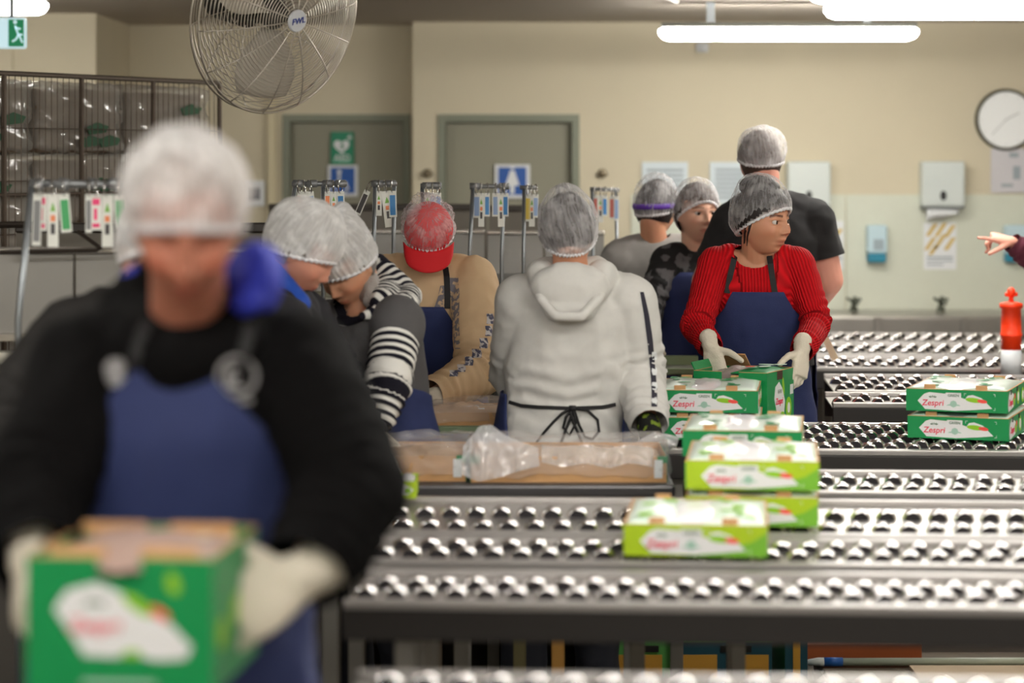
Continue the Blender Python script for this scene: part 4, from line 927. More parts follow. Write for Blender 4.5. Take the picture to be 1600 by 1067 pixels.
def ellipsoid(c, r, M=None, n=20, m=12):
    vs = []; c = Vector(c)
    for i in range(1, m):
        th = PI*i/m
        for k in range(n): vs.append(Vector((r[0]*math.sin(th)*math.cos(2*PI*k/n), r[1]*math.sin(th)*math.sin(2*PI*k/n), r[2]*math.cos(th))))
    vs.append(Vector((0, 0, r[2]))); vs.append(Vector((0, 0, -r[2])))
    fs = [(i*n+k, (i+1)*n+k, (i+1)*n+(k+1) % n, i*n+(k+1) % n) for i in range(m-2) for k in range(n)]
    t = len(vs)-2
    fs += [(t, k, (k+1) % n) for k in range(n)]+[(t+1, (m-2)*n+(k+1) % n, (m-2)*n+k) for k in range(n)]
    if M: vs = [M @ v for v in vs]
    return [v+c for v in vs], fs
def loft(secs, n=32, e=2.4):
    """secs: (centre, right, forward, half_width, half_depth_front, half_depth_back)"""
    vs = []; fs = []
    for (c, r, f, w_, df, db) in secs:
        for k in range(n):
            a = 2*PI*k/n; ca, sa = math.cos(a), math.sin(a)
            x = math.copysign(abs(ca)**(2/e), ca)*w_; y = math.copysign(abs(sa)**(2/e), sa)*(df if sa > 0 else db)
            vs.append(Vector(c)+Vector(r)*x+Vector(f)*y)
    N = len(secs)
    for i in range(N-1):
        for k in range(n): fs.append((i*n+k, i*n+(k+1) % n, (i+1)*n+(k+1) % n, (i+1)*n+k))
    fs.append(tuple(range(n))[::-1]); fs.append(tuple((N-1)*n+k for k in range(n)))
    return vs, fs
def raw_mesh(parts):
    v = []; f = []
    for (a, b) in parts:
        n = len(v); v += [tuple(x) for x in a]; f += [tuple(i+n for i in q) for q in b]
    me = bpy.data.meshes.new('clay'); me.from_pydata(v, [], f); return me
def clay(parts, voxel, smooth=3):
    me = raw_mesh(parts)
    o = bpy.data.objects.new('clay', me); COL.objects.link(o)
    r = o.modifiers.new('r', 'REMESH'); r.mode = 'VOXEL'; r.voxel_size = voxel; r.adaptivity = 0
    if smooth:
        s = o.modifiers.new('s', 'SMOOTH'); s.iterations = smooth; s.factor = .5
    dg = bpy.context.evaluated_depsgraph_get(); dg.update()
    out = bpy.data.meshes.new_from_object(o.evaluated_get(dg))
    bpy.data.objects.remove(o); bpy.data.meshes.remove(me)
    return out
def getv(me):
    a = np.empty(len(me.vertices)*3, dtype=np.float32); me.vertices.foreach_get('co', a); return a.reshape(-1, 3).astype(np.float64)
def setv(me, a): me.vertices.foreach_set('co', a.astype(np.float32).ravel()); me.update()
def normals(me):
    a = np.empty(len(me.vertices)*3, dtype=np.float32); me.vertex_normals.foreach_get('vector', a); return a.reshape(-1, 3).astype(np.float64)
def noise_arr(V, scale, seed, aniso=(1, 1, 1)):
    s = Vector((seed*7.3, seed*3.1, seed*1.7))
    return np.array([noise.noise(Vector((v[0]*scale*aniso[0], v[1]*scale*aniso[1], v[2]*scale*aniso[2]))+s) for v in V])
def ridged(V, scale, seed, aniso=(1, 1, 1)):
    return 1-2.2*np.abs(noise_arr(V, scale, seed, aniso))
def nearest_bone(V, bones):
    """bones: (p0,p1,offset) -> distance, along, index, angle*radius"""
    best = np.full(len(V), 1e9); al = np.zeros(len(V)); idx = np.zeros(len(V), int); an = np.zeros(len(V))
    for i, (a, b, off) in enumerate(bones):
        a = np.array(a); b = np.array(b); d = b-a; L_ = np.linalg.norm(d); d = d/L_
        t = np.clip((V-a) @ d, -.02, L_+.02); q = V-(a+np.outer(t, d)); r = np.linalg.norm(q, axis=1)
        ref = np.cross(d, [0, 1, 0]); ref /= np.linalg.norm(ref)+1e-9; ref2 = np.cross(d, ref)
        ang_ = np.arctan2(q @ ref2, q @ ref)
        m = r < best
        best[m] = r[m]; al[m] = off+t[m]; idx[m] = i; an[m] = (ang_*.055)[m]
    return best, al, idx, an
def add_attr(me, name, vals, typ='FLOAT'):
    a = me.attributes.new(name, typ, 'POINT'); a.data.foreach_set('value' if typ == 'FLOAT' else ('vector' if typ == 'FLOAT_VECTOR' else 'color'), np.asarray(vals, dtype=np.float32).ravel())
def cut_ellipsoid(me, c, r, rot=None):
    """remove what lies inside an ellipsoid, edge snapped onto its surface"""
    V = getv(me); c = np.array(c); R_ = np.array((rot or Matrix.Identity(3)))
    q = (V-c) @ R_ / np.array(r); f = np.linalg.norm(q, axis=1); inside = f < 1
    bm = bmesh.new(); bm.from_mesh(me); bm.verts.ensure_lookup_table()
    for v in bm.verts: v.tag = bool(inside[v.index])
    dele = [fa for fa in bm.faces if all(v.tag for v in fa.verts)]
    bmesh.ops.delete(bm, geom=dele, context='FACES')
    for v in bm.verts:
        if v.tag and v.is_valid:
            qq = (np.array(v.co)-c) @ R_ / np.array(r); n_ = np.linalg.norm(qq)+1e-9
            v.co = Vector(c+(R_ @ ((qq/n_)*np.array(r))))
    bm.to_mesh(me); bm.free()
def cut_plane(me, co, no):
    bm = bmesh.new(); bm.from_mesh(me); bmesh.ops.bisect_plane(bm, geom=bm.verts[:]+bm.edges[:]+bm.faces[:], plane_co=co, plane_no=no, clear_outer=True); bm.to_mesh(me); bm.free()
def rot_head(yaw, pitch, roll):
    """face forward is -Y. yaw>0 turns to image right, pitch>0 looks down, roll>0 tilts crown to image right"""
    return Matrix.Rotation(yaw, 3, 'Z') @ Matrix.Rotation(pitch, 3, 'X') @ Matrix.Rotation(roll, 3, 'Y')
# ---- head
def sphere_dirs(nu, nv):
    u = np.linspace(0, 2*PI, nu, endpoint=False); v = np.linspace(0, PI, nv+2)[1:-1]
    U, Vv = np.meshgrid(u, v); d = np.stack([np.sin(Vv)*np.cos(U), np.sin(Vv)*np.sin(U), np.cos(Vv)], -1).reshape(-1, 3)
    d = np.vstack([d, [0, 0, 1], [0, 0, -1]])
    fs = [(i*nu+k, (i+1)*nu+k, (i+1)*nu+(k+1) % nu, i*nu+(k+1) % nu) for i in range(nv-1) for k in range(nu)]
    t = nu*nv
    fs += [(t, k, (k+1) % nu) for k in range(nu)]+[(t+1, (nv-1)*nu+(k+1) % nu, (nv-1)*nu+k) for k in range(nu)]
    return d, fs
def sst(x, a, b):
    t = np.clip((x-a)/(b-a), 0, 1); return t*t*(3-2*t)
def head_base(d, infl=0, jaw=1.0):
    x, y, z = d[:, 0], d[:, 1], d[:, 2]
    W_ = .0755+infl; D_ = .095+infl; H_ = .115+infl
    low = sst(-z, .05, .95); front = sst(-y, -.1, .6)
    px_ = x*W_*(1-.34*low*jaw*(.6+.4*front)); 
    py_ = y*D_*np.where(y > 0, 1-.40*sst(-z, .1, .9), .94-.02*low)
    pz_ = z*H_
    py_ = py_-.016*low*front+.010*(1-low)*(y > -.3)*0
    # flatter face, squarer
    py_ = np.where(y < 0, np.sign(py_)*np.abs(py_), py_)
    px_ = px_*(1+.06*sst(-y, .2, .9)*(1-np.abs(x)))
    return np.stack([px_, py_, pz_], 1)
def gauss(Pp, c, s): return np.exp(-(((Pp-np.array(c))/np.array(s))**2).sum(1))
def make_head(feat=1.0, jaw=1.0, cheeks=1.0, nu=170, nv=130, nose=1.0, mouthdown=0):
    d, fs = sphere_dirs(nu, nv); p = head_base(d, 0, jaw); q = p.copy()
    fy = -1.0
    def push(c, s, vec, sym=False):
        nonlocal q
        g = gauss(q0, c, s); q += g[:, None]*np.array(vec)
        if sym: g = gauss(q0, (-c[0], c[1], c[2]), s); q += g[:, None]*np.array((-vec[0], vec[1], vec[2]))
    q0 = p.copy(); big = .07
    push((.031, -.085, .006), (.017, big, .0125), (0, .012*feat, 0), True)      # sockets
    push((.030, -.085, .026), (.022, big, .008), (0, -.0045*feat, 0), True)     # brows
    push((0, -.09, .030), (.014, big, .012), (0, -.003*feat, 0))
    push((.042, -.07, -.028), (.022, big, .022), (.004*cheeks, -.006*cheeks, 0), True)  # cheeks
    push((0, -.09, .004), (.0075, big, .018), (0, -.010*nose, 0))      # bridge
    push((0, -.09, -.016), (.0085, big, .014), (0, -.012*nose, 0))
    push((0, -.09, -.028), (.0105, big, .0085), (0, -.016*nose, 0))      # tip
    push((.0125, -.09, -.032), (.0065, big, .0065), (.002, -.0095*nose, 0), True)   # wings
    push((.006, -.09, -.040), (.004, big, .003), (0, .003, 0), True)
    push((0, -.09, -.060), (.026, big, .020), (0, -.004, 0))      # muzzle
    push((0, -.09, -.0560), (.020, big, .0046), (0, -.0075, 0))
    push((0, -.09, -.0710), (.018, big, .0056), (0, -.0090, 0))
    push((0, -.09, -.0632), (.024, big, .0022), (0, .0045, 0))
    push((.026, -.09, -.064), (.005, big, .005), (0, .003, 0), True)
    push((0, -.09, -.082), (.018, big, .006), (0, .0045, 0))
    push((0, -.085, -.100), (.020, big, .013), (0, -.008, 0))     # chin
    push((.031, -.085, .0145), (.018, big, .0042), (0, -.0105*feat, 0), True)      # upper lids
    push((.031, -.085, -.0050), (.016, big, .0040), (0, -.0075*feat, 0), True)      # lower lids
    return q, fs
def skull_parts(Hm, c, **k):
    q, fs = make_head(**k); V = [Hm @ Vector(v)+c for v in q]
    parts = [(V, fs)]
    for s in (-1, 1):
        E = Hm @ Matrix.Rotation(s*.25, 3, 'Z') @ Matrix.Rotation(-.15, 3, 'X')
        e = ellipsoid((0, 0, 0), (.006, .018, .031)); vv = [E @ v + Hm @ Vector((s*.075, .012, -.004)) + c for v in e[0]]
        parts.append((vv, e[1]))
    return parts
def tint_head(me, Hm, c, lips=(.78, .50, .52), brow=(.22, .18, .17), blush=(1, .86, .82), brow_w=1.15, extra=None):
    V = getv(me); L_ = (V-np.array(c)) @ np.array(Hm)   # = Hm^T (v-c)
    col = np.ones((len(V), 4)); fr = (L_[:, 1] < -.03) & (np.linalg.norm(L_, axis=1) < .16)
    def mixin(g, cc):
        g = np.clip(g, 0, 1)*fr
        col[:, :3] = col[:, :3]*(1-g[:, None])+np.array(cc)*g[:, None]
    for s in (-1, 1):
        mixin(.8*gauss(L_, (s*.046, -.07, -.028), (.02, .06, .018)), blush)
        x = L_[:, 0]*s; zc = .0265+.0035*np.clip((x-.015)/.02, 0, 1)-.006*np.clip((x-.038)/.015, 0, 1)
        g = np.exp(-((L_[:, 2]-zc)/.0042)**4)*((x > .012) & (x < .052))*brow_w
        mixin(g*.9, brow)
        mixin(.8*gauss(L_, (s*.031, -.08, .0095), (.016, .06, .0024)), (.2, .13, .12))
        mixin(.7*gauss(L_, (s*.0065, -.09, -.0395), (.004, .06, .0022)), (.3, .18, .16))
    lip = np.exp(-((L_[:, 2]+.0635)/.0098)**4)*np.exp(-(L_[:, 0]/.0225)**4)
    mixin(lip*.85, lips)
    mixin(.8*np.exp(-((L_[:, 2]+.0633)/.0014)**2)*np.exp(-(L_[:, 0]/.024)**4), (.35, .18, .18))
    mixin(.6*gauss(L_, (0, -.1, -.033), (.012, .06, .01)), blush)
    add_attr(me, 'tint', np.clip(col, 0, 1), 'FLOAT_COLOR')
EYEW = mat('eye_white', (205, 196, 190), .25); IRIS = mat('iris_brown', (46, 28, 20), .15)
def add_eyes(par, Hm, c, look=(0, 0)):
    for s in (-1, 1):
        ec = Hm @ Vector((s*.031, -.0690, .0045)) + c
        m = ellipsoid((0, 0, 0), (.0125, .0125, .0125), n=24, m=16)
        g = MB(); g.add([v+ec for v in m[0]], m[1]); o = g.wbuild('eye', EYEW, par, True)
        f = (Hm @ Vector((look[0], -1, look[1]))).normalized(); qz = f.to_track_quat('Z', 'Y').to_matrix().to_4x4()
        g = MB(); g.lathe([(.0072, -.0004), (.0070, .0006), (.004, .0013), (.0004, .0016)], 16, Matrix.Translation(ec+f*.0113) @ qz)
        o2 = world_child('iris', g.mesh('iris'), IRIS, par, True)
def hair_cap(par, Hm, c, m, infl=.008, face=(.05, -.25), low=-.05, bun=None, seed=1, name='hair', bf=None, bb=None):
    d, fs = sphere_dirs(60, 44); p = head_base(d, infl); 
    nn = np.array([noise.noise(Vector((a[0]*60, a[1]*60, a[2]*14))) for a in p]); p = p*(1+.02*nn[:, None])
    keepv = ~(((p[:, 1] < -.035) & (p[:, 2] < face[0])) | (p[:, 2] < low) | ((p[:, 1] < .0) & (p[:, 2] < -.0)))
    if bf is not None:
        yy = p[:, 1]/(np.hypot(p[:, 0], p[:, 1])+1e-6); keepv = p[:, 2] > bb+(bf-bb)*(.5-.5*yy)**1.25+.004
    f2 = [f for f in fs if all(keepv[i] for i in f)]
    me = bpy.data.meshes.new('hair'); me.from_pydata([tuple(Hm @ Vector(v)+c) for v in p], [], f2)
    bm = bmesh.new(); bm.from_mesh(me); bmesh.ops.delete(bm, geom=[v for v in bm.verts if not v.link_faces], context='VERTS'); bm.to_mesh(me); bm.free()
    o = world_child(name, me, m, par, True)
    if bun:
        e = ellipsoid((0, 0, 0), bun[1]); g = MB(); g.add([Hm @ (v*(1+.08*noise.noise(v*60)))+Hm @ Vector(bun[0])+c for v in e[0]], e[1]); g.wbuild('hair_bun', m, par, True)
    return o
def hairnet(par, Hm, c, m, puff=.018, lump=((0, .03, .06), (.05, .05, .05), (0, .02, .03)), band_front=.052, band_back=-.055, seed=1, tiltx=0, band=True, label=None, wr=1.0, nu=120, nv=34):
    """bouffant cap: gathered at an elastic band that runs forehead - over the ears - nape"""
    vs = []; net = []
    C0 = Vector((0, .008, .01))
    for j in range(nv+1):
        v = j/nv
        for i in range(nu):
            u = i/nu; a = 2*PI*u; y = math.sin(a); x = math.cos(a)   # y<0 front
            zb = band_back+(band_front-band_back)*(.5-.5*y)**1.25
            zb += tiltx*x
            el0 = math.asin(max(-.95, min(.95, (zb-C0.z)/.125)))
            el = el0+(PI/2-el0)*v
            d = Vector((x*math.cos(el), y*math.cos(el), math.sin(el)))
            pf = puff*min(1, (math.sin(PI*min(1, v*1.25+.02)/2))**.8*1.0+.0) if v < .8 else puff
            pf += .004
            r = Vector((.078+pf, .098+pf, .112+pf))
            p = C0+Vector((d.x*r.x, d.y*r.y, d.z*r.z))
            for L3 in (lump if isinstance(lump[0][0], (tuple, list)) else [lump]):
                cc, sg, dv = L3; q_ = p-Vector(cc); g_ = math.exp(-((q_.x/sg[0])**2+(q_.y/sg[1])**2+(q_.z/sg[2])**2)); p = p+Vector(dv)*g_
            pl = .0022*wr*math.sin(a*38+3*noise.noise(Vector((x*3, y*3, v*4+seed))))*(1-v)**.7
            rd = (1-2.3*abs(noise.noise(Vector((p.x*26+seed, p.y*26, p.z*13)))))*.0042*wr*min(1, v*5+.2)
            lo = .007*wr*noise.noise(Vector((p.x*11+seed*3, p.y*11, p.z*11)))*min(1, v*4)
            p = p+d*(pl+rd+lo)
            vs.append(Hm @ p+c); net.append((u, v, 0))
    fs = [(j*nu+i, j*nu+(i+1) % nu, (j+1)*nu+(i+1) % nu, (j+1)*nu+i) for j in range(nv) for i in range(nu)]
    me = bpy.data.meshes.new('net'); me.from_pydata([tuple(v) for v in vs], [], fs)
    add_attr(me, 'net', [n_ for n_ in net], 'FLOAT_VECTOR')
    o = world_child('hairnet', me, m, par, True)
    if label: o['label'] = label
    if band:
        pts = [vs[i]*1.0 for i in range(nu)]
        g = MB(); g.tube([Vector(p)+Vector((0, 0, .002*math.sin(i*2.1))) for i, p in enumerate(pts)], .0042, 6, closed=True, flat=(1.5, .8))
        g.wbuild('elastic_band', mat('net_band', (240, 238, 242), .6, alpha=.85), o, True)
    return o
# ---- hands
def hand_parts(W_, D_, Nn, k=1.0, curl=(.5, .5, .5, .5), thumb=(.5, .3), side=1, spread=.12, cuff=.05, scale=1.0, fr=.0092, curl2=None):
    """W_ wrist, D_ towards fingers, Nn palm normal, side=+1: thumb on D x N side"""
    W_ = Vector(W_); D_ = Vector(D_).normalized(); Nn = Vector(Nn); Nn = (Nn-D_*Nn.dot(D_)).normalized(); Sd = D_.cross(Nn)*side
    s = scale; parts = []
    secs = []
    for (t, w_, h) in ((-.01, .026, .020), (.015, .031, .019), (.045, .039, .017), (.075, .041, .015), (.092, .038, .012)):
        secs.append((W_+D_*t*s, Sd, Nn, w_*s, h*s, h*s))
    parts.append(loft(secs, 20, 2.6))
    if cuff: parts.append(capsule(W_-D_*cuff, W_, .031*s, .027*s))
    Ls = (.072, .080, .074, .060)
    for i in range(4):
        off = (.030-.020*i)*s; base = W_+D_*(.086-.004*abs(i-1.2))*s+Sd*off
        dirv = (D_+Sd*spread*(1.5-i)*.5).normalized(); c_ = curl[i]; L_ = Ls[i]*s; p = base-dirv*.012; cur = dirv; r = fr*s*(1, 1.02, 1, .88)[i]
        for j, (fl, ca) in enumerate(((.42, .55), (.32, 1.0), (.26, .7))):
            a = c_*ca; ax = cur.cross(Nn).normalized(); cur = (Matrix.Rotation(a, 3, ax) @ cur).normalized()
            q_ = p+cur*(L_*fl+(.012 if j == 0 else 0)); parts.append(capsule(p, q_, r*(1-.08*j), r*(1-.08*(j+1)), 10, 3)); p = q_
    tb = W_+D_*.022*s+Sd*.024*s+Nn*.004*s; td = (D_*(1-thumb[0]*.5)+Sd*thumb[0]*1.2+Nn*thumb[1]).normalized()
    m1 = tb+td*.042*s; parts.append(capsule(tb, m1, .0145*s, .0115*s, 10, 3))
    t2 = (td+D_*.5+Nn*thumb[1]*.8).normalized(); m2 = m1+t2*.030*s; parts.append(capsule(m1, m2, .0112*s, .0105*s, 10, 3))
    t3 = (t2+Nn*thumb[1]*.5+D_*.2).normalized(); parts.append(capsule(m2, m2+t3*.022*s, .0104*s, .009*s, 10, 3))
    return parts
GLOVE = mat('glove_knit', (222, 212, 196), .85, bump=.25, bump_scale=220)
def glove(par, parts, seed=1, voxel=.0035, m=None):
    me = clay(parts, voxel, 2); V = getv(me); N_ = normals(me)
    V = V+N_*(.0012*ridged(V, 45, seed))[:, None]; setv(me, V)
    return world_child('glove', me, m or GLOVE, par, True)
# ---- body
class Body:
    """skeleton in world coordinates; a = image-left side, b = image-right side"""
    def __init__(s, name_label, J, facing, head, scale=1.0, girth=1.0):
        s.J = {k: Vector(v) for k, v in J.items()}; J = s.J; s.k = scale; s.g = girth
        s.fwd = Vector((math.sin(facing)*1.0, -math.cos(facing), 0)); s.right = Vector((math.cos(facing), math.sin(facing), 0))  # right = image right when facing camera
        foot = J['pelvis'].copy(); foot.z = 0
        s.root = empty('person', foot, name_label, 'person')
        s.Hc = J['head']; s.Hm = rot_head(*head)
        if 'neck' not in J: J['neck'] = (J['sa']+J['sb'])/2+Vector((0, 0, .045))
        hp = J['pelvis']
        s.turn = 1
        for side, sg in (('a', -1), ('b', 1)):
            h = hp+s.right*sg*.09*scale*s.sgn(); h.z = hp.z-.02; J['h'+side] = h
            kn = Vector((h.x, h.y, .50*scale))+s.right*sg*.015*s.sgn()+s.fwd*.03; J['k'+side] = kn
            J['f'+side] = Vector((kn.x, kn.y, .09))-s.fwd*.04+s.right*sg*.01*s.sgn()
    def sgn(s): return 1 if s.right.x >= 0 else -1
    def torso_secs(s, infl=0, zlow=None, grow=1.0):
        J = s.J; k = s.k; g = s.g; r = (J['sb']-J['sa']).normalized(); pel = J['pelvis']; nk = J['neck']; sh = (J['sa']+J['sb'])/2
        hw = (J['sb']-J['sa']).length/2
        rp = s.right*s.sgn()
        out = []; up = (sh-pel)
        fw = s.fwd
        spec = [(-.28, .155, .10, .12), (-.10, .170, .105, .125), (0.05, .165, .105, .12), (.28, .140*g, .105*g, .095*g), (.50, .148*g, .115*g, .10*g), (.72, .158, .118, .105), (.86, .160, .105, .10), (.97, hw/k*.98, .075, .085), (1.06, hw/k*.72, .060, .07), (1.12, hw/k*.42, .055, .06)]
        for (t, w_, df, db) in spec:
            c = pel+up*t if t <= 1 else sh+Vector((0, 0, 1))*(t-1)*up.length*.9+(nk-sh)*0
            if t < 0: c = pel+Vector((0, 0, 1))*up.length*t
            f = min(1, max(0, t)); rr = (rp*(1-f)+r*f).normalized(); ff = Vector((0, 0, 1)).cross(rr); 
            if ff.dot(fw) < 0: ff = -ff
            up_n = (up.normalized() if 0 <= t else Vector((0, 0, 1))); ff = (ff-up_n*ff.dot(up_n)*.6).normalized()
            out.append((c, rr, ff, (w_*k+infl)*grow, (df*k+infl)*grow, (db*k+infl)*grow))
        return out
    def arm(s, side, infl=0, r=(.050, .041, .028), shr=.058):
        J = s.J; S_, E_, W_ = J['s'+side], J['e'+side], J['w'+side]; k = s.k
        nk = J['neck']; p = []
        p.append(capsule(S_, E_, r[0]*k+infl, r[1]*k+infl)); p.append(capsule(E_, W_, r[1]*k+infl, r[2]*k+infl*.8))
        p.append(ellipsoid(S_-Vector((0, 0, .01)), ((shr*k+infl),)*3))
        p.append(capsule((S_+nk)/2+(S_-nk)*.15, nk-Vector((0, 0, .05)), .045*k+infl, .055*k+infl))
        return p
    def bones(s):
        J = s.J; o = []
        for side in 'ab':
            S_, E_, W_ = J['s'+side], J['e'+side], J['w'+side]; o += [(S_, E_, 1.0), (E_, W_, 1.0+(E_-S_).length)]
        sh = (J['sa']+J['sb'])/2
        o.append((J['pelvis'], sh, 5.0)); return o
    def build_body(s, m, voxel=.006, hands=(), extra=(), headk={}, tint={}, neck_r=.052, legs=True):
        J = s.J; parts = skull_parts(s.Hm, s.Hc, **headk)
        hb = s.Hc+s.Hm @ Vector((0, .028, -.06))
        parts.append(capsule(J['neck']-Vector((0, 0, .05)), hb, neck_r*1.12, neck_r)); 
        parts.append(loft(s.torso_secs(-.006)))
        for sd in 'ab': parts += s.arm(sd, -.004)
        for sd in hands:
            W_ = J['w'+sd]; D_ = (W_-J['e'+sd]).normalized(); parts.append(capsule(W_, W_+D_*.05, .024, .022))
        if legs:
            for sd in 'ab': parts += [capsule(J['h'+sd], J['k'+sd], .078*s.k, .052*s.k), capsule(J['k'+sd], J['f'+sd], .05*s.k, .036*s.k), capsule(J['f'+sd]-Vector((0, 0, .03)), J['f'+sd]+s.fwd*.15-Vector((0, 0, .05)), .038, .03)]
        parts += list(extra)
        me = clay(parts, voxel, 1); tint_head(me, s.Hm, s.Hc, **tint); s.body = world_child('body', me, m, s.root, True); return s.body
    def top(s, name, m, infl=.014, sleeves=True, zhem=None, voxel=.008, wr=.006, seed=1, neckcut=None, cuffs=0, arms=None, extra=(), sleeve_r=None, short=None, grow=1.0, label=None, elbow=.010, turtleneck=0):
        J = s.J; secs = s.torso_secs(infl, grow=grow)
        parts = [loft(secs)]+list(extra)
        for sd in (arms or 'ab'):
            if short is None: parts += s.arm(sd, infl, *( (sleeve_r,) if sleeve_r else ()))
            else:
                J2 = dict(J); sv = J['e'+sd], J['w'+sd]; e_ = J['s'+sd]+(J['e'+sd]-J['s'+sd])*short
                a = s.arm(sd, infl, *( (sleeve_r,) if sleeve_r else ())); parts += [capsule(J['s'+sd], e_, (.055*s.k+infl), (.052*s.k+infl))]+a[2:]
        if turtleneck: parts.append(capsule(J['neck']-Vector((0, 0, .06)), J['neck']+(s.Hc-J['neck']).normalized()*turtleneck, .07+infl, .062+infl*.5))
        me = clay(parts, voxel, 4); V = getv(me); N_ = normals(me); dist, al, idx, an = nearest_bone(V, s.bones())
        disp = wr*ridged(V, 7, seed, (1, 1, .6))+wr*.45*ridged(V, 17, seed+3)
        for q_, sd in enumerate('ab'):
            L1 = (J['e'+sd]-J['s'+sd]).length; mk = (idx == 2*q_) | (idx == 2*q_+1)
            x = al-1.0-L1; env = np.exp(-(x/.075)**2)+.7*np.exp(-((al-1-L1-(J['w'+sd]-J['e'+sd]).length+.05)/.05)**2)
            ph = noise_arr(V, 9, seed+5)*3.5
            disp += mk*env*elbow*np.sin(x*2*PI/.036+ph)*.55
        waist = np.exp(-((V[:, 2]-J['pelvis'].z-.12)/.10)**2)*(idx == 4)
        disp += waist*elbow*.35*np.sin(V[:, 2]*2*PI/.055+noise_arr(V, 6, seed+9)*4)
        V2 = V+N_*disp[:, None]; setv(me, V2)
        add_attr(me, 'along', al); add_attr(me, 'around', np.where(idx == 4, V[:, 0]*s.right.x*s.sgn()+V[:, 1]*s.right.y*s.sgn(), an))
        if zhem is not None: cut_plane(me, (0, 0, zhem), (0, 0, -1))
        for sd in (arms or 'ab'):
            if short is not None:
                dv = (J['e'+sd]-J['s'+sd]).normalized(); co = J['s'+sd]+dv*(J['e'+sd]-J['s'+sd]).length*short
                s._cut_limb(me, co, dv, sd, .15)
            else:
                dv = (J['w'+sd]-J['e'+sd]).normalized(); s._cut_limb(me, J['w'+sd]+dv*.0, dv, sd, .10)
        if neckcut:
            for nc in (neckcut if isinstance(neckcut, list) else [neckcut]): cut_ellipsoid(me, *nc)
        o = world_child(name, me, m, s.root, True)
        if label: o['label'] = label
        return o
    def _cut_limb(s, me, co, dv, sd, rad):
        bm = bmesh.new(); bm.from_mesh(me); co = Vector(co)
        vs = [v for v in bm.verts if (v.co-co).length < rad and (v.co-co).dot(dv) > -.03]
        vset = set(vs); fs = [f for f in bm.faces if all(v in vset for v in f.verts)]
        ge = set(fs)
        for f in fs: ge.update(f.edges); ge.update(f.verts)
        bmesh.ops.bisect_plane(bm, geom=list(ge), plane_co=co, plane_no=dv)
        dele = [f for f in bm.faces if (f.calc_center_median()-co).length < rad and (f.calc_center_median()-co).dot(dv) > 1e-5]
        bmesh.ops.delete(bm, geom=dele, context='FACES'); bm.to_mesh(me); bm.free()
    def trousers(s, m, infl=.016, voxel=.012, name='trousers'):
        J = s.J; secs = s.torso_secs(infl*.4)[:3]; parts = [loft(secs)]
        for sd in 'ab': parts += [capsule(J['h'+sd], J['k'+sd], .082*s.k+infl, .06*s.k+infl), capsule(J['k'+sd], J['f'+sd], .056*s.k+infl, .05*s.k+infl)]
        me = clay(parts, voxel, 3); V = getv(me); N_ = normals(me); setv(me, V+N_*(.006*ridged(V, 8, 3))[:, None])
        world_child(name, me, m, s.root, True)
        for sd in 'ab':
            f = J['f'+sd]; g = MB(); a, b = capsule(Vector((f.x, f.y, .05))-s.fwd*.03, Vector((f.x, f.y, .045))+s.fwd*.15, .05, .043); a = [Vector((v.x, v.y, max(0.002, v.z))) for v in a]; g.add(a, b); g.wbuild('shoe', mat('shoe_dark', (34, 32, 32), .6), s.root, True)
    def torso_bvh(s, infl, grow=1.0):
        vs, fs = loft(s.torso_secs(infl, grow=grow), 48); return BVHTree.FromPolygons([tuple(v) for v in vs], fs)
    def wrap(s, name, rows, m, infl=.03, seed=1, wr=.006, n=56, label=None, grow=1.0, flare=.0, thick=.003, center=0, clearance=.0):
        """cloth wrapped round the front. rows: (z, angle_from, angle_to) angle 0 = front, positive = image right for camera-facing people"""
        bvh = s.torso_bvh(infl, grow); J = s.J; sh = (J['sa']+J['sb'])/2; pel = J['pelvis']; rows = sorted(rows, key=lambda r_: -r_[0]); zs_ = []; 
        nz = 44; ztop_, zb_ = rows[0][0], rows[-1][0]; vs = []; R2 = np.zeros((nz+1, n+1)); cen = []; dirs = []
        rr = s.right*s.sgn()
        for i in range(nz+1):
            z = ztop_+(zb_-ztop_)*i/nz
            for (ra, rb) in zip(rows[:-1], rows[1:]):
                if rb[0] <= z <= ra[0]+1e-6:
                    f = (ra[0]-z)/max(1e-6, ra[0]-rb[0]); a0 = ra[1]+(rb[1]-ra[1])*f; a1 = ra[2]+(rb[2]-ra[2])*f
            tt = max(0, (z-pel.z)/(sh.z-pel.z)); c = pel+(sh-pel)*min(tt, 1.1); c = Vector((c.x, c.y, z)); zq = max(z, pel.z-.05); cq = Vector((c.x, c.y, zq)); cen.append(c); dl = []
            for j in range(n+1):
                a = math.radians(a0+(a1-a0)*j/n); dv = (s.fwd*math.cos(a)+rr*math.sin(a)).normalized(); dl.append(dv)
                hit = bvh.ray_cast(cq+dv*.7, -dv)
                rad = (hit[0]-cq).length if hit[0] else .12
                R2[i, j] = rad+flare*max(0, pel.z-z)
            dirs.append(dl)
        for _ in range(3):
            Q = R2.copy(); Q[1:-1, 1:-1] = np.maximum(R2[1:-1, 1:-1], (R2[:-2, 1:-1]+R2[2:, 1:-1]+R2[1:-1, :-2]+R2[1:-1, 2:])/4); R2 = Q
        for i in range(nz+1):
            fold = min(1, .25+1.2*i/nz)
            for j in range(n+1):
                p = cen[i]+dirs[i][j]*R2[i, j]; q_ = p
                d_ = wr*fold*(1-2.2*abs(noise.noise(Vector((q_.x*9+seed, q_.y*9, q_.z*(2.2 if i > nz*.5 else 4)+seed)))))+wr*.35*noise.noise(q_*24)+wr*.3
                vs.append(p+dirs[i][j]*(d_+clearance))
        fs = [(i*(n+1)+j, i*(n+1)+j+1, (i+1)*(n+1)+j+1, (i+1)*(n+1)+j) for i in range(nz) for j in range(n)]
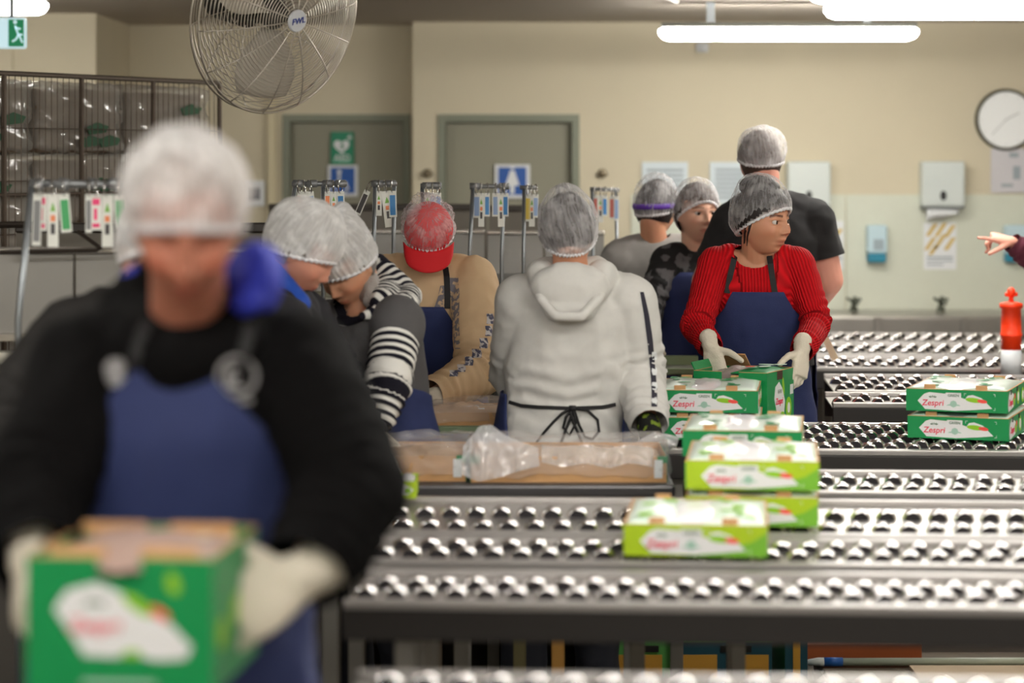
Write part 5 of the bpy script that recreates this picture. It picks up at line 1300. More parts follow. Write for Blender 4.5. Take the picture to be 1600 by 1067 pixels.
        g = MB().add(vs, fs); o = g.wbuild(name, m, s.root, True); md = o.modifiers.new('s', 'SOLIDIFY'); md.thickness = thick; md.offset = 1
        if label: o['label'] = label
        return o
def surf(objs, px, py, off=.006, d0=2.0, far=14):
    """point on the surface of the given objects seen at that pixel of the photograph"""
    a = P(px, py, d0); dv = (P(px, py, far)-a).normalized(); best = None
    for o in objs:
        inv = o.matrix_world.inverted() if False else (o.matrix_parent_inverse.to_4x4().inverted() if False else Matrix())
        b = BV.get(o.name)
        if b is None:
            me = o.data; b = BVHTree.FromPolygons([v.co[:] for v in me.vertices], [p.vertices[:] for p in me.polygons]); BV[o.name] = b
        h = b.ray_cast(a, dv)
        if h[0] and (best is None or h[3] < best[1]): best = (h[0], h[3])
    return best[0]-dv*off if best else None
BV = {}
def ribbon(par, name, pts, width, m, thick=.002, wdir=None):
    """flat strap through points facing the camera side"""
    pts = [Vector(p) for p in pts if p is not None]
    if len(pts) < 2: return None
    # resample
    q_ = [];
    for a, b in zip(pts[:-1], pts[1:]):
        for t in (0, .33, .66): q_.append(a.lerp(b, t))
    q_.append(pts[-1]); vs = []
    for i, p in enumerate(q_):
        t = (q_[min(i+1, len(q_)-1)]-q_[max(i-1, 0)]).normalized(); sd = (wdir if wdir else t.cross(Vector((0, -1, 0)))); sd = (sd-t*sd.dot(t)).normalized() if sd.length > 1e-6 else Vector((1, 0, 0))
        nn = sd.cross(t).normalized()*thick
        for (u, w_) in ((-1, -1), (1, -1), (1, 1), (-1, 1)): vs.append(p+sd*u*width/2+nn*w_*.5)
    fs = [(i*4+k, i*4+(k+1) % 4, (i+1)*4+(k+1) % 4, (i+1)*4+k) for i in range(len(q_)-1) for k in range(4)]+[(0, 1, 2, 3), tuple((len(q_)-1)*4+k for k in (3, 2, 1, 0))]
    return MB().add(vs, fs).wbuild(name, m, par)
APRON = mat('apron_navy', (39, 50, 96), .8, noise_amt=.08, noise_scale=25, bump=.15, bump_scale=300)
BLK = mat('strap_black', (20, 19, 22), .7)
JEANS = mat('trousers_dark', (40, 42, 52), .85)
NET1 = net_mat('hairnet_thin', .16, .42); NET2 = net_mat('hairnet_thick', .58, .42, (255, 254, 255)); NET3 = net_mat('hairnet_mid', .22, .46)
HAIRD = mat('hair_dark', (34, 26, 26), .5, bump=.3, bump_scale=150); HAIRG = mat('hair_grey', (120, 112, 108), .6, bump=.3, bump_scale=150); HAIRB = mat('hair_brown', (66, 50, 42), .55, bump=.3, bump_scale=150)
def patch(par, name, objs, rows, m, off=.003, nx=8, ny=None, d0=2.0):
    """cloth print lying on a surface: rows of (py, px0, px1)"""
    ny = ny or (len(rows)-1)*4; vs = []; ok = []
    for i in range(ny+1):
        f = i/ny*(len(rows)-1); k = min(int(f), len(rows)-2); f -= k
        r0, r1 = rows[k], rows[k+1]; py = r0[0]+(r1[0]-r0[0])*f; a = r0[1]+(r1[1]-r0[1])*f; b = r0[2]+(r1[2]-r0[2])*f
        for j in range(nx+1):
            p = surf(objs, a+(b-a)*j/nx, py, off, d0); ok.append(p is not None); vs.append(p or Vector((0, 0, 0)))
    fs = []
    for i in range(ny):
        for j in range(nx):
            q = (i*(nx+1)+j, i*(nx+1)+j+1, (i+1)*(nx+1)+j+1, (i+1)*(nx+1)+j)
            if all(ok[t] for t in q) and max((vs[q[0]]-vs[t]).length for t in q) < .09: fs.append(q)
    if not fs: return None
    me = bpy.data.meshes.new(name); me.from_pydata([tuple(v) for v in vs], [], fs)
    bm = bmesh.new(); bm.from_mesh(me); bmesh.ops.delete(bm, geom=[v for v in bm.verts if not v.link_faces], context='VERTS'); bm.to_mesh(me); bm.free()
    return world_child(name, me, m, par, True)
def strap(par, objs, pts, width, m=BLK, off=.006, name='apron_strap', d0=2.0):
    return ribbon(par, name, [surf(objs, a, b, off, d0) for a, b in pts], width, m)

# ---------------------------------------------------------------- woman in red
d = 8.4
B = Body('young woman in red ribbed sweater and navy apron, looking right over a green carton', dict(head=P(1193, 345, 8.36), sa=P(1117, 412, 8.44), sb=P(1246, 412, 8.42), ea=P(1089, 508, 8.30), wa=P(1111, 543, 8.10), eb=P(1277, 505, 8.34), wb=P(1252, 549, 8.10), pelvis=P(1184, 600, 8.55), neck=P(1183, 392, 8.44)), .05, (.82, .10, -.03), .94, 1.08)
B.build_body(skin_mat('skin_tan', (204, 146, 116)), .0036, headk=dict(cheeks=1.6, jaw=.72, nose=1.25), tint=dict(lips=(.85, .55, .54), brow=(.16, .11, .10)), neck_r=.05)
RED = attr_mat('red_rib', (214, 8, 24), (176, 4, 16), 'around', 95, kind='rib', bumpd=.0016)
sw = B.top('sweater', RED, .010, zhem=.93, voxel=.006, wr=.004, neckcut=[(P(1180, 384, 8.30), (.104, .13, .088), None), (P(1192, 345, 8.40), (.085, .11, .13), None)], seed=2, elbow=.010, sleeve_r=(.052, .044, .030))
B.trousers(JEANS)
ap = B.wrap('apron', [(z_at(458, 8.26), -42, 30), (z_at(485, 8.26), -50, 40), (z_at(512, 8.3), -72, 62), (z_at(530, 8.3), -88, 84), (.45, -84, 82)], APRON, .022, seed=1, wr=.012, flare=.12)
for pts in ([(1136, 458), (1141, 430), (1147, 405), (1151, 388), (1153, 378)], [(1211, 458), (1207, 435), (1204, 412), (1202, 400)]): strap(B.root, [sw, B.body], pts, .020)
hair_cap(B.root, B.Hm, B.Hc, HAIRD, .016, bf=.055, bb=-.062, bun=((0, .070, .03), (.065, .050, .070)))
hairb = ellipsoid((0, 0, 0), (.062, .075, .045)); g = MB(); g.add([B.Hm @ (v*(1+.08*noise.noise(v*50))+Vector((0, .025, .112)))+B.Hc for v in hairb[0]], hairb[1]); g.wbuild('hair_top', HAIRD, B.root, True)
hairnet(B.root, B.Hm, B.Hc, NET1, puff=.022, lump=[((0, .04, .10), (.07, .09, .07), (0, .012, .028)), ((0, .10, -.01), (.07, .06, .06), (0, .012, -.005)), ((0, -.085, .06), (.06, .04, .03), (0, -.014, .0))], band_front=.055, band_back=-.062, seed=4)
add_eyes(B.root, B.Hm, B.Hc, look=(.22, 0))
for pts, r0 in (([(1174, 343), (1171, 356), (1168, 370), (1167, 384)], .0062), ([(1168, 350), (1164, 364), (1163, 380)], .006)):
    q_ = [surf([B.body], x, y, .001) for x, y in pts]; q_ = [q for q in q_ if q]
    if len(q_) > 2: MB().tube(q_, r0, 6, rs=[r0*(1-.25*i) for i in range(len(q_))]).wbuild('loose_strand', HAIRD, B.root, True)
glove(B.root, hand_parts(P(1110, 541, 8.10), (.20, -.25, -.85), (.6, .7, -.3), curl=(.55, .6, .65, .7), thumb=(.9, .15), side=1, cuff=.03, scale=.97), 1)
glove(B.root, hand_parts(P(1253, 547, 8.10), (-.12, -.30, -.85), (-.7, .6, -.1), curl=(.45, .55, .6, .65), thumb=(1.0, .1), side=-1, cuff=.03, scale=1.0), 2)

# ---------------------------------------------------------------- foreground man
B = Body('foreground man in a black hoodie and navy apron, looking down at a carton', dict(head=P(292, 350, 3.62), sa=P(140, 578, 3.80), sb=P(458, 574, 3.80), ea=P(52, 775, 3.66), wa=P(62, 880, 3.50), eb=P(552, 768, 3.64), wb=P(474, 898, 3.50), pelvis=P(268, 1000, 3.95), neck=P(296, 492, 3.82)), 0, (.12, .48, 0), 1.06, 1.12)
B.build_body(skin_mat('skin_warm', (184, 120, 98)), .005, headk=dict(cheeks=1.6, jaw=1.0, nose=1.35, feat=1.5), tint=dict(lips=(.75, .45, .42), brow=(.2, .15, .14), blush=(1, .66, .6), brow_w=1.2), neck_r=.056)  # brow tint strengthened and sockets deepened to put in eye shadow
HB = mat('hoodie_black', (13, 12, 13), .9, spec=.1)
ho = B.top('hoodie', HB, .024, zhem=.86, voxel=.010, wr=.010, seed=5, neckcut=(P(292, 402, 3.60), (.095, .13, .095), None), sleeve_r=(.060, .052, .038), extra=[capsule(P(215, 520, 3.84), P(385, 515, 3.84), .062, .062), capsule(P(200, 500, 3.86), P(250, 450, 3.9), .05, .05), capsule(P(225, 535, 3.76), P(290, 562, 3.72), .05, .05), capsule(P(290, 562, 3.72), P(370, 535, 3.76), .05, .05)])
g = ellipsoid((0, 0, 0), (.036, .075, .058)); hd = clay([([v*1.0+P(402, 436, 3.80) for v in g[0]], g[1]), capsule(P(402, 410, 3.82), P(384, 478, 3.72), .034, .020), capsule(P(402, 420, 3.85), P(300, 470, 3.93), .038, .045), capsule(P(220, 440, 3.88), P(300, 470, 3.93), .03, .045)], .007, 3)
V = getv(hd); setv(hd, V+normals(hd)*(.006*ridged(V, 14, 2))[:, None])
world_child('hood', hd, mat('hood_blue', (34, 46, 170), .8), B.root, True)['label'] = 'bright blue hood lining'
B.trousers(JEANS)
ap = B.wrap('apron', [(z_at(588, 3.6), -38, 22), (z_at(640, 3.6), -46, 36), (z_at(750, 3.6), -62, 62), (z_at(850, 3.6), -95, 98), (.5, -90, 90)], APRON, .038, seed=3, wr=.014, flare=.05)
for pts in ([(200, 590), (210, 560), (222, 520), (232, 500)], [(372, 590), (380, 555), (388, 520), (390, 505)]): strap(B.root, [ho], pts, .018, off=.008)
GB = mat('logo_grey', (150, 148, 150), .6)
patch(B.root, 'printed_badge', [ho], [(560, 172, 190), (572, 162, 198), (590, 165, 200), (604, 172, 190)], GB, .004, d0=2.0)
for (r0, r1, nm) in ((26, 33, 'printed_ring'),):
    g = MB(); pts = [surf([ho], 370+30*math.cos(a), 588+30*math.sin(a), .004) for a in [2*PI*i/24 for i in range(24)]]
    g.tube([p for p in pts if p], .0035, 5, closed=True); g.wbuild(nm, GB, B.root)
patch(B.root, 'printed_badge', [ho], [(572, 352, 386), (580, 352, 386), (600, 352, 366), (606, 352, 388)], GB, .004)
patch(B.root, 'printed_badge', [ho], [(622, 374, 394), (630, 374, 394)], GB, .004)
hair_cap(B.root, B.Hm, B.Hc, mat('hair_thin_grey', (150, 128, 118), .7), .005, face=(.085, 0), low=-.04)
hairnet(B.root, B.Hm, B.Hc, net_mat('hairnet_white', .42, .55, (255, 254, 255)), puff=.020, band_front=.045, band_back=-.05, seed=7, wr=1.6)
glove(B.root, hand_parts(P(468, 902, 3.50), (-.80, -.50, -.38), (-.5, .75, -.4), curl=(.45, .5, .55, .6), thumb=(.9, .2), side=-1, cuff=.05, scale=1.25, fr=.0115), 3)
glove(B.root, hand_parts(P(48, 880, 3.50), (.12, -.75, -.45), (.9, .1, -.3), curl=(.5, .5, .6, .7), thumb=(.6, .4), side=1, cuff=.05, scale=1.12, fr=.0115), 4)

# ---------------------------------------------------------------- hidden worker behind him
B = Body('worker in a black jacket almost hidden behind the foreground man', dict(head=P(248, 408, 5.2), sa=P(122, 512, 5.2), sb=P(345, 502, 5.25), ea=P(10, 640, 5.1), wa=P(-12, 800, 4.95), eb=P(395, 640, 5.1), wb=P(340, 760, 4.95), pelvis=P(220, 800, 5.3)), 0, (0, .3, 0), 1.0, 1.05)
B.build_body(skin_mat('skin_fair', (222, 172, 148)), .008)
B.top('jacket', mat('jacket_black', (20, 17, 16), .85), .024, zhem=.85, voxel=.011, wr=.009, seed=8, neckcut=(P(248, 420, 5.05), (.08, .14, .10), None), turtleneck=.02)
B.trousers(JEANS); B.wrap('apron', [(z_at(600, 5.1), -35, 35), (z_at(720, 5.1), -80, 80), (.5, -80, 80)], APRON, .036, seed=4)
hair_cap(B.root, B.Hm, B.Hc, HAIRG, .008); hairnet(B.root, B.Hm, B.Hc, NET2, puff=.022, seed=9)
glove(B.root, hand_parts(P(-8, 800, 4.95), (.1, -.4, -.9), (.9, .1, 0), side=1, scale=1.05), 5, .005)
glove(B.root, hand_parts(P(340, 760, 4.95), (-.1, -.4, -.9), (-.9, .1, 0), side=-1, scale=1.05), 6, .005)

# ---------------------------------------------------------------- navy jacket, profile
B = Body('person in dark jacket with blue collar and hairnet, bent over in profile', dict(head=P(472, 394, 6.8), sa=P(442, 512, 6.62), sb=P(470, 500, 6.98), ea=P(522, 608, 6.52), wa=P(578, 690, 6.5), eb=P(530, 600, 7.0), wb=P(590, 680, 6.98), pelvis=P(395, 700, 6.8), neck=P(442, 456, 6.8)), 1.3, (1.45, .62, 0), 1.0, 1.05)
B.build_body(skin_mat('skin_ruddy', (200, 140, 118)), .007, headk=dict(cheeks=1.2), tint=dict(brow=(.6, .5, .45)))
cl_ = capsule(P(440, 440, 6.7), P(475, 466, 6.74), .045, .04)
jk = B.top('jacket', mat('jacket_navy', (30, 29, 36), .85), .024, zhem=.84, voxel=.010, wr=.008, seed=10, neckcut=(P(476, 400, 6.75), (.10, .15, .10), None), sleeve_r=(.062, .052, .038), extra=[capsule(P(430, 470, 6.8), P(450, 500, 6.8), .09, .09)])
me = clay([capsule(P(424, 424, 6.74), P(472, 474, 6.66), .034, .026), capsule(P(424, 424, 6.88), P(476, 470, 6.92), .034, .026), capsule(P(424, 424, 6.74), P(424, 424, 6.88), .034, .034)], .007, 3)
world_child('collar', me, mat('collar_blue', (16, 66, 160), .7), B.root, True)['label'] = 'blue turned-up collar'
B.trousers(JEANS)
hair_cap(B.root, B.Hm, B.Hc, HAIRG, .010, face=(.05, 0)); hairnet(B.root, B.Hm, B.Hc, NET2, puff=.024, seed=12, wr=1.2, band_front=.03, band_back=-.05, lump=((0, .05, .06), (.08, .08, .08), (0, .02, .005)))
glove(B.root, hand_parts(P(578, 690, 6.5), (.5, -.1, -.8), (-.2, .9, -.3), side=-1), 7, .005); glove(B.root, hand_parts(P(590, 680, 6.98), (.5, .1, -.8), (.2, -.9, -.3), side=1), 8, .005)

# ---------------------------------------------------------------- woman in grey vest and striped top
B = Body('woman in grey vest over black and white striped sleeves, bent down looking left', dict(head=P(541, 416, 7.15), sa=P(515, 512, 7.32), sb=P(622, 505, 7.06), ea=P(530, 600, 7.2), wa=P(560, 668, 6.98), eb=P(606, 600, 6.92), wb=P(588, 664, 6.86), pelvis=P(592, 694, 7.28), neck=P(568, 470, 7.20)), -.72, (-.62, .72, -.05), .94, 1.05)
B.build_body(skin_mat('skin_older', (206, 150, 120)), .006, headk=dict(cheeks=1.2, jaw=.8), tint=dict(lips=(.75, .5, .48), brow=(.5, .42, .4), blush=(1, .78, .72)))
STR = attr_mat('knit_stripes', (24, 22, 34), (226, 224, 220), 'along', 1/.026, width=.05, rough=.9)
st = B.top('striped_top', STR, .012, zhem=.90, voxel=.007, wr=.004, seed=11, neckcut=(P(541, 440, 7.1), (.085, .12, .11), None), sleeve_r=(.060, .056, .036))
VEST = mat('vest_grey', (84, 82, 84), .95, bump=.2, bump_scale=200)
secs = B.torso_secs(.036)[1:]
vparts = [loft(secs)]
for s_ in 'ab':
    S_ = B.J['s'+s_]; E_ = B.J['e'+s_]; vparts.append(capsule(S_, S_.lerp(E_, .12), .082, .078)); vparts.append(capsule((S_+B.J['neck'])/2, B.J['neck'], .06, .07))
vparts.append(capsule(P(640, 520, 7.12), P(632, 560, 7.16), .038, .05))
me = clay(vparts, .009, 4); V = getv(me); setv(me, V+normals(me)*(.006*ridged(V, 8, 6))[:, None]); cut_plane(me, (0, 0, .93), (0, 0, -1)); cut_ellipsoid(me, P(548, 452, 7.12), (.10, .13, .11))
vest = world_child('vest', me, VEST, B.root, True)
# striped hood lying on the shoulders
hp_ = [capsule(P(590, 418, 7.30), P(640, 462, 7.22), .040, .036), capsule(P(640, 462, 7.22), P(632, 478, 7.08), .036, .034), capsule(P(632, 478, 7.08), P(566, 494, 7.04), .036, .012), capsule(P(590, 418, 7.30), P(560, 440, 7.3), .04, .03), capsule(P(605, 450, 7.26), P(600, 475, 7.1), .05, .045)]
me = clay(hp_, .007, 3); V = getv(me); bn = [P(560, 440, 7.3), P(590, 418, 7.30), P(640, 462, 7.22), P(632, 478, 7.08), P(575, 492, 6.98)]; bb = []; acc = 0
for q0, q1 in zip(bn[:-1], bn[1:]): bb.append((q0, q1, acc)); acc += (q1-q0).length
add_attr(me, 'along', nearest_bone(V, bb)[1]); setv(me, V+normals(me)*(.004*ridged(V, 16, 6))[:, None])
world_child('hood', me, STR, B.root, True)['label'] = 'striped hood lying on the shoulders'
me = clay([capsule(P(575, 440, 7.16), P(588, 482, 7.10), .032, .022), capsule(P(562, 432, 7.2), P(578, 468, 7.12), .035, .022)], .006, 2); V = getv(me); setv(me, V+normals(me)*(.004*ridged(V, 40, 6, (1, 1, .3)))[:, None])
world_child('grey_hair', me, mat('hair_silver', (150, 142, 138), .5, bump=.4, bump_scale=200), B.root, True)
B.trousers(JEANS)
B.wrap('apron', [(z_at(540, 7.0), -50, 10), (z_at(600, 7.0), -80, 60), (z_at(625, 7.0), -90, 112), (.5, -90, 112)], APRON, .045, seed=6, flare=.1)
hair_cap(B.root, B.Hm, B.Hc, HAIRG, .008, face=(.06, 0)); hairnet(B.root, B.Hm, B.Hc, NET2, puff=.018, seed=14, wr=1.3, band_front=.03, band_back=-.03, lump=[((0, .06, .09), (.05, .07, .06), (0, .04, .045))])
glove(B.root, hand_parts(P(560, 668, 6.98), (.1, -.3, -.8), (.9, .2, 0), side=1), 9, .005); glove(B.root, hand_parts(P(588, 664, 6.86), (-.1, -.1, -.9), (-.9, .2, 0), side=-1), 10, .005)

# ---------------------------------------------------------------- man in the red cap
B = Body('person in beige top and navy apron with a red cap under the hairnet', dict(head=P(670, 366, 8.22), sa=P(600, 436, 8.32), sb=P(741, 438, 8.28), ea=P(566, 560, 8.15), wa=P(596, 630, 7.95), eb=P(750, 580, 8.08), wb=P(672, 620, 7.88), pelvis=P(672, 624, 8.55), neck=P(672, 412, 8.36)), 0, (.02, 1.02, 0), 1.0, 1.08)
B.build_body(skin_mat('skin_fair', (0, 0, 0)), .006)
BEI = mat('beige_cotton', (206, 176, 140), .85, noise_amt=.05, noise_scale=12)
bt = B.top('sweatshirt', BEI, .022, zhem=.90, voxel=.008, wr=.007, seed=13, neckcut=(P(670, 388, 8.18), (.075, .14, .07), None), sleeve_r=(.058, .056, .036), elbow=.013)
B.trousers(mat('jeans_blue', (64, 84, 130), .85))
ap = B.wrap('apron', [(z_at(481, 8.15), -18, 19), (z_at(500, 8.15), -32, 26), (z_at(540, 8.15), -60, 38), (z_at(580, 8.2), -80, 62), (z_at(610, 8.2), -85, 85), (.45, -85, 85)], APRON, .034, seed=8, flare=.1)
for pts in ([(633, 482), (628, 455), (622, 432), (620, 420)], [(699, 482), (699, 455), (698, 432), (696, 418)]): strap(B.root, [bt], pts, .020, off=.007)
FLW = attr_mat('floral_print', (200, 172, 140), (120, 116, 124), kind='blotch', noise_scale=60, thr=.45); FLW2 = attr_mat('sleeve_print', (196, 190, 190), (84, 84, 104), kind='blotch', noise_scale=60, thr=.47)
patch(B.root, 'chest_print', [bt], [(434, 701, 716), (460, 702, 718), (500, 706, 717), (545, 710, 719)], FLW, .002)
patch(B.root, 'chest_print', [bt], [(446, 688, 697), (465, 684, 697), (482, 678, 697)], FLW, .002)
for (cx, cy, rx, ry) in ((766, 498, 6, 8), (764, 517, 6, 8), (756, 536, 7, 8), (745, 552, 8, 7), (733, 564, 7, 7), (721, 575, 7, 6), (709, 583, 7, 5)):
    patch(B.root, 'sleeve_print', [bt], [(cy-ry, cx-rx, cx+rx-2), (cy, cx-rx+1, cx+rx), (cy+ry, cx-rx, cx+rx-1)], FLW2, .002, nx=4)
# cap: crown + visor
CAPR = mat('cap_red', (208, 20, 30), .75)
dd, fs_ = sphere_dirs(48, 36); pp = head_base(dd, .012); kp = [(p[2] > .035-.0*p[1]) for p in pp]
me = bpy.data.meshes.new('cap'); me.from_pydata([tuple(B.Hm @ Vector(v)+B.Hc) for v in pp], [], [f for f in fs_ if all(kp[i] for i in f)])
bm = bmesh.new(); bm.from_mesh(me); bmesh.ops.delete(bm, geom=[v for v in bm.verts if not v.link_faces], context='VERTS'); bm.to_mesh(me); bm.free()
capo = world_child('cap_crown', me, CAPR, B.root, True)
vs = []; n1, n2 = 8, 20
for i in range(n1+1):
    for j in range(n2+1):
        u = -1+2*j/n2; x = .084*u*(1-.06*i/n1); y0 = -.09*math.sqrt(max(0, 1-(x/.095)**2))-.004; ext = (.074-.010*u*u)*(1-abs(u)**14*.4); y = y0-ext*i/n1; z = .044-.016*u*u-.012*i/n1; vs.append(B.Hm @ Vector((x, y, z))+B.Hc)
o = MB().add(vs, [(i*(n2+1)+j, i*(n2+1)+j+1, (i+1)*(n2+1)+j+1, (i+1)*(n2+1)+j) for i in range(n1) for j in range(n2)]).wbuild('cap_visor', CAPR, B.root, True); md = o.modifiers.new('s', 'SOLIDIFY'); md.thickness = .004
hairnet(B.root, B.Hm, B.Hc, net_mat('hairnet_open', .12, .42), puff=.022, band_front=.050, band_back=-.02, seed=15, wr=1.5, lump=((.0, .0, .10), (.08, .08, .05), (0, 0, .006)))
glove(B.root, hand_parts(P(672, 620, 7.88), (-.95, -.15, -.05), (0, .2, -.9), curl=(.5, .6, .6, .6), thumb=(.5, .3), side=-1, cuff=.02, scale=1.05), 11)
glove(B.root, hand_parts(P(596, 630, 7.95), (.4, -.5, -.5), (0, .2, -.9), side=1, scale=1.0), 12, .005)

# ---------------------------------------------------------------- hooded grey top seen from behind
B = Body('person in light grey hooded top with black apron bow, seen from behind', dict(head=P(889, 364, 7.36), sa=P(816, 474, 7.42), sb=P(982, 472, 7.38), ea=P(806, 590, 7.52), wa=P(842, 640, 7.76), eb=P(1000, 582, 7.42), wb=P(1014, 664, 7.22), pelvis=P(876, 668, 7.42), neck=P(893, 432, 7.40)), PI, (PI-.15, .22, .12), 1.0, 1.12)
B.build_body(skin_mat('skin_tan', (0, 0, 0)), .007)
GH = mat('hoodie_grey', (206, 204, 201), .92, noise_amt=.04, noise_scale=60, spec=.15)
ex = [ellipsoid(P(890, 448, 7.26), (.115, .055, .070)), capsule(P(845, 430, 7.34), P(870, 482, 7.25), .045, .035), capsule(P(940, 432, 7.34), P(910, 482, 7.25), .045, .035), capsule(P(870, 482, 7.25), P(910, 482, 7.25), .035, .035), capsule(P(850, 428, 7.46), P(932, 428, 7.46), .05, .05)]
gh = B.top('hooded_top', GH, .024, zhem=z_at(692, 7.3), voxel=.008, wr=.007, seed=17, sleeve_r=(.060, .054, .034), elbow=.013, extra=ex, neckcut=(P(890, 372, 7.40), (.072, .10, .105), None), grow=1.0)
me = clay([capsule(P(834, 432, 7.32), P(846, 468, 7.22), .018, .016), capsule(P(846, 468, 7.22), P(868, 494, 7.19), .016, .015), capsule(P(868, 494, 7.19), P(908, 495, 7.185), .015, .015), capsule(P(908, 495, 7.185), P(934, 468, 7.22), .015, .016), capsule(P(934, 468, 7.22), P(948, 436, 7.32), .016, .018)], .006, 3)
world_child('hood_edge', me, GH, B.root, True)
B.trousers(JEANS)
bw_ = B.wrap('apron', [(z_at(618, 7.3), -112, 108), (z_at(690, 7.3), -128, 118), (.5, -125, 112)], APRON, .036, seed=9, flare=.1, wr=.004)
tie = [surf([gh], x, y, .006) for x, y in ((795, 628), (815, 634), (840, 636), (866, 637), (893, 638), (920, 637), (942, 636), (962, 632))]
ribbon(B.root, 'apron_tie', tie, .011, BLK)
g = MB()
for pts in ([(893, 638), (878, 646), (864, 660), (850, 676), (838, 692)], [(897, 638), (891, 655), (884, 672), (876, 694)], [(890, 640), (896, 660), (905, 680), (910, 692)], [(897, 638), (918, 641), (934, 656), (936, 674), (926, 686), (914, 682), (905, 664), (898, 642)], [(893, 640), (884, 652), (880, 668), (890, 680), (900, 660), (896, 642)]):
    q_ = [surf([gh], x, y, .008) for x, y in pts]; q_ = [p for p in q_ if p]
    if len(q_) > 2: g.tube(q_, .0042, 6)
g.tube([P(889, 638, 7.19), P(900, 638, 7.19)], .009, 8); g.wbuild('bow', BLK, B.root, True)
patch(B.root, 'sleeve_stripe', [gh], [(456, 1000, 1006), (490, 1006, 1014), (530, 1011, 1020), (575, 1016, 1024), (610, 1018, 1027), (642, 1018, 1027)], mat('stripe_ink', (40, 38, 52), .8), .002, nx=3, ny=24)
for cy in (556, 580, 603, 626): patch(B.root, 'sleeve_emblem', [gh], [(cy-6, 1019, 1026), (cy, 1018, 1027), (cy+6, 1020, 1026)], PAPER, .004, nx=3)
hair_cap(B.root, B.Hm, B.Hc, HAIRD, .012, bf=.05, bb=-.080)
hairnet(B.root, B.Hm, B.Hc, NET3, puff=.016, seed=18, wr=1.4, band_front=.05, band_back=-.085, lump=[((-.03, .10, -.04), (.06, .06, .06), (-.022, .012, -.015))])
glove(B.root, hand_parts(P(1016, 676, 7.22), (.15, -.25, -.85), (-.8, .2, -.2), curl=(.3, .4, .4, .4), side=1, cuff=.02, scale=1.0), 13, .004, mat('glove_pale', (226, 216, 196), .8))
me = clay([capsule(P(1013, 662, 7.23), P(1017, 680, 7.21), .036, .036)], .006, 1); world_child('wrist_band', me, attr_mat('band_black', (22, 22, 20), (110, 130, 40), kind='blotch', noise_scale=45, thr=.56), B.root, True)
patch(B.root, 'glove_trim', [o for o in B.root.children if o.name.startswith('glove')], [(674, 1024, 1030), (690, 1022, 1030)], mat('trim_yellow', (240, 200, 50), .6), .003, nx=2)
glove(B.root, hand_parts(P(842, 640, 7.76), (.3, .5, -.6), (0, -.2, -.9), side=1, cuff=.03), 14, .005)

# ---------------------------------------------------------------- grey shirt, back
B = Body('person in plain grey shirt with purple headband, seen from behind', dict(head=P(1026, 326, 10.0), sa=P(968, 404, 10.0), sb=P(1082, 402, 10.05), ea=P(958, 490, 10.0), wa=P(985, 540, 10.3), eb=P(1095, 490, 10.1), wb=P(1075, 540, 10.3), pelvis=P(1018, 556, 10.05), neck=P(1024, 378, 10.0)), PI-.2, (PI-.55, .22, 0), 1.0, 1.1)
B.build_body(skin_mat('skin_tan', (0, 0, 0)), .009)
B.top('grey_shirt', mat('shirt_grey', (152, 148, 145), .9), .026, zhem=.9, voxel=.011, wr=.008, seed=20, neckcut=(P(1026, 335, 10.0), (.08, .12, .12), None))
B.trousers(JEANS)
hair_cap(B.root, B.Hm, B.Hc, HAIRD, .012, low=-.07); hairnet(B.root, B.Hm, B.Hc, NET1, puff=.016, seed=21)
g = MB(); g.tube([B.Hm @ Vector((.088*math.cos(a), .006+.106*math.sin(a), .012-.028*math.sin(a)))+B.Hc for a in [2*PI*i/30 for i in range(30)]], .012, 8, closed=True, flat=(1, .5)); g.wbuild('headband', mat('headband_purple', (96, 52, 168), .6), B.root, True)

# ---------------------------------------------------------------- woman in camouflage top
B = Body('woman in black and grey camouflage top and navy apron, facing the camera', dict(head=P(1089, 334, 9.7), sa=P(1042, 408, 9.72), sb=P(1138, 408, 9.8), ea=P(1018, 468, 9.62), wa=P(1014, 520, 9.42), eb=P(1150, 475, 9.75), wb=P(1130, 530, 9.5), pelvis=P(1080, 552, 9.8), neck=P(1088, 386, 9.74)), .15, (.38, .02, 0), .92, .95)
B.build_body(skin_mat('skin_fair', (0, 0, 0)), .0055, headk=dict(jaw=.95), tint=dict(brow=(.35, .25, .2)))
CAMO = attr_mat('camouflage_knit', (30, 29, 30), (92, 90, 92), kind='blotch', noise_scale=20, thr=.5)
ct = B.top('camouflage_top', CAMO, .016, zhem=.92, voxel=.009, wr=.005, seed=22, neckcut=(P(1088, 362, 9.6), (.085, .13, .105), None))
B.trousers(JEANS); B.wrap('apron', [(z_at(426, 9.6), -40, 40), (z_at(470, 9.6), -70, 60), (z_at(520, 9.6), -85, 80), (.45, -85, 80)], APRON, .030, seed=11)
hair_cap(B.root, B.Hm, B.Hc, HAIRB, .014, face=(.05, 0), low=-.075); hairnet(B.root, B.Hm, B.Hc, NET1, puff=.020, seed=23, band_front=.055, band_back=-.07)
add_eyes(B.root, B.Hm, B.Hc)
glove(B.root, hand_parts(P(1014, 520, 9.42), (.1, -.2, -.9), (.9, .1, 0), side=1), 15, .005); glove(B.root, hand_parts(P(1130, 530, 9.5), (-.1, -.2, -.9), (-.9, .1, 0), side=-1), 16, .005)

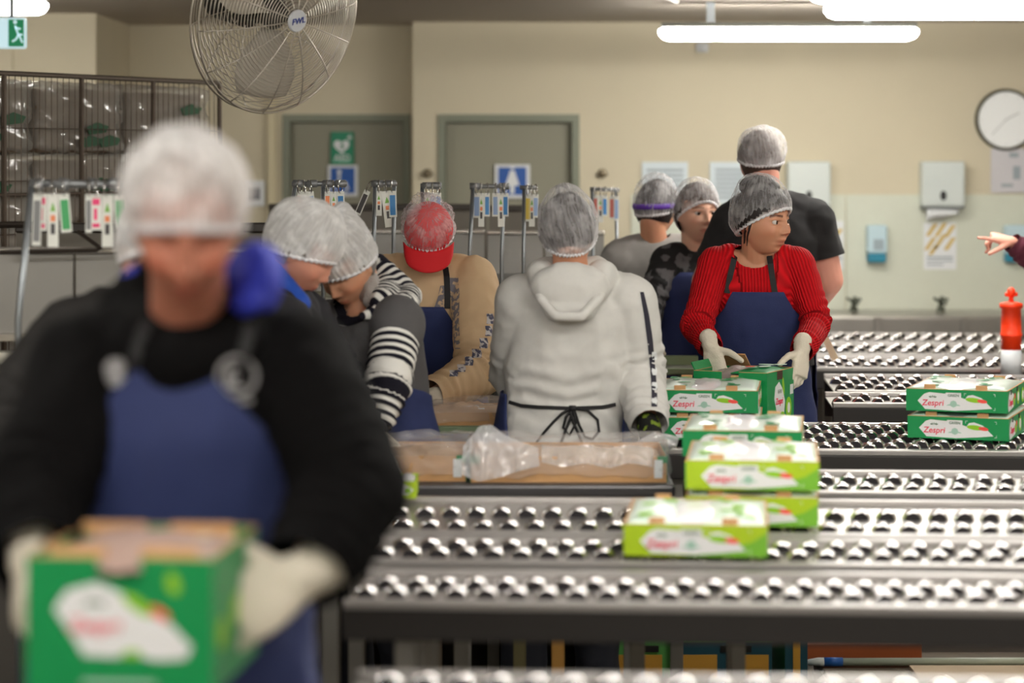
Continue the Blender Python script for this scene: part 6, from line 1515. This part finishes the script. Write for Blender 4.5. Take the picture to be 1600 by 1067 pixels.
# ---------------------------------------------------------------- tall man in black T-shirt
B = Body('tall broad man in a black T-shirt seen from behind, right arm bare', dict(head=P(1187, 252, 9.45), sa=P(1144, 350, 9.45), sb=P(1272, 346, 9.45), ea=P(1104, 440, 9.5), wa=P(1128, 505, 9.7), eb=P(1294, 438, 9.45), wb=P(1262, 492, 9.68), pelvis=P(1186, 552, 9.5), neck=P(1190, 306, 9.45)), PI, (PI+.25, .12, .06), 1.1, 1.25)
J = B.J
ar = []
for sd in 'ab': ar += [capsule(J['s'+sd], J['e'+sd], .068, .060), capsule(J['e'+sd], J['w'+sd], .060, .036)]+hand_parts(J['w'+sd], (0.0, .3, -.8), (0, .8, 0), cuff=0, side=-1 if sd == 'a' else 1)
B.build_body(skin_mat('skin_pink', (222, 158, 140)), .006, hands=(), extra=ar, neck_r=.062)
B.top('t_shirt', mat('tshirt_black', (30, 29, 31), .9), .024, zhem=.95, voxel=.010, wr=.008, seed=24, short=.62, sleeve_r=(.072, .07, .05), neckcut=(P(1188, 268, 9.45), (.08, .12, .12), None))
B.trousers(JEANS)
hair_cap(B.root, B.Hm, B.Hc, HAIRB, .008, low=-.07); hairnet(B.root, B.Hm, B.Hc, NET2 if False else NET3, puff=.012, seed=25, wr=1.3, band_front=.05, band_back=-.035, lump=[((-.05, .06, .05), (.06, .06, .06), (-.012, .012, .012))])
B.wrap('apron', [(z_at(470, 9.5), -85, 95), (.5, -90, 100)], APRON, .034, seed=12)
# ---------------------------------------------------------------- pointing person at the right edge
B = Body('person in a maroon sleeve at the right edge, pointing left', dict(head=P(1716, 305, 10.0), sa=P(1665, 392, 9.95), sb=P(1770, 392, 10.05), ea=P(1650, 440, 9.85), wa=P(1581, 378, 9.8), eb=P(1775, 490, 10.0), wb=P(1750, 560, 9.9), pelvis=P(1720, 552, 10.02)), -.3, (-.9, .05, 0), .95, 1.0)
W_ = B.J['wa']; hp_ = hand_parts(W_, (-.85, -.05, .22), (.15, .35, -.9), curl=(.06, 1.5, 1.6, 1.6), thumb=(.5, .5), side=1, cuff=0, scale=.95)
B.build_body(skin_mat('skin_pink', (0, 0, 0)), .0045, hands=(), extra=hp_+hand_parts(B.J['wb'], (0, -.2, -.9), (-.9, 0, 0), cuff=0))
B.top('maroon_top', mat('maroon_knit', (84, 24, 44), .85), .016, zhem=.9, voxel=.009, wr=.006, seed=26, neckcut=(P(1700, 340, 9.95), (.08, .12, .10), None))
B.trousers(JEANS); hair_cap(B.root, B.Hm, B.Hc, HAIRD, .010); hairnet(B.root, B.Hm, B.Hc, NET1, puff=.02, seed=27); add_eyes(B.root, B.Hm, B.Hc)
# small upright label held beside the woman in red
o = MB().box(-.012, .012, -.001, .001, -.05, .05, Matrix.Rotation(-.45, 4, 'Y')).build('card_slip', mat('slip_cream', (226, 208, 178), .7)); o.location = P(1296, 542, 8.62); tag(o, 'cream paper slip sticking out beside the red sleeve above the rollers', 'paper')
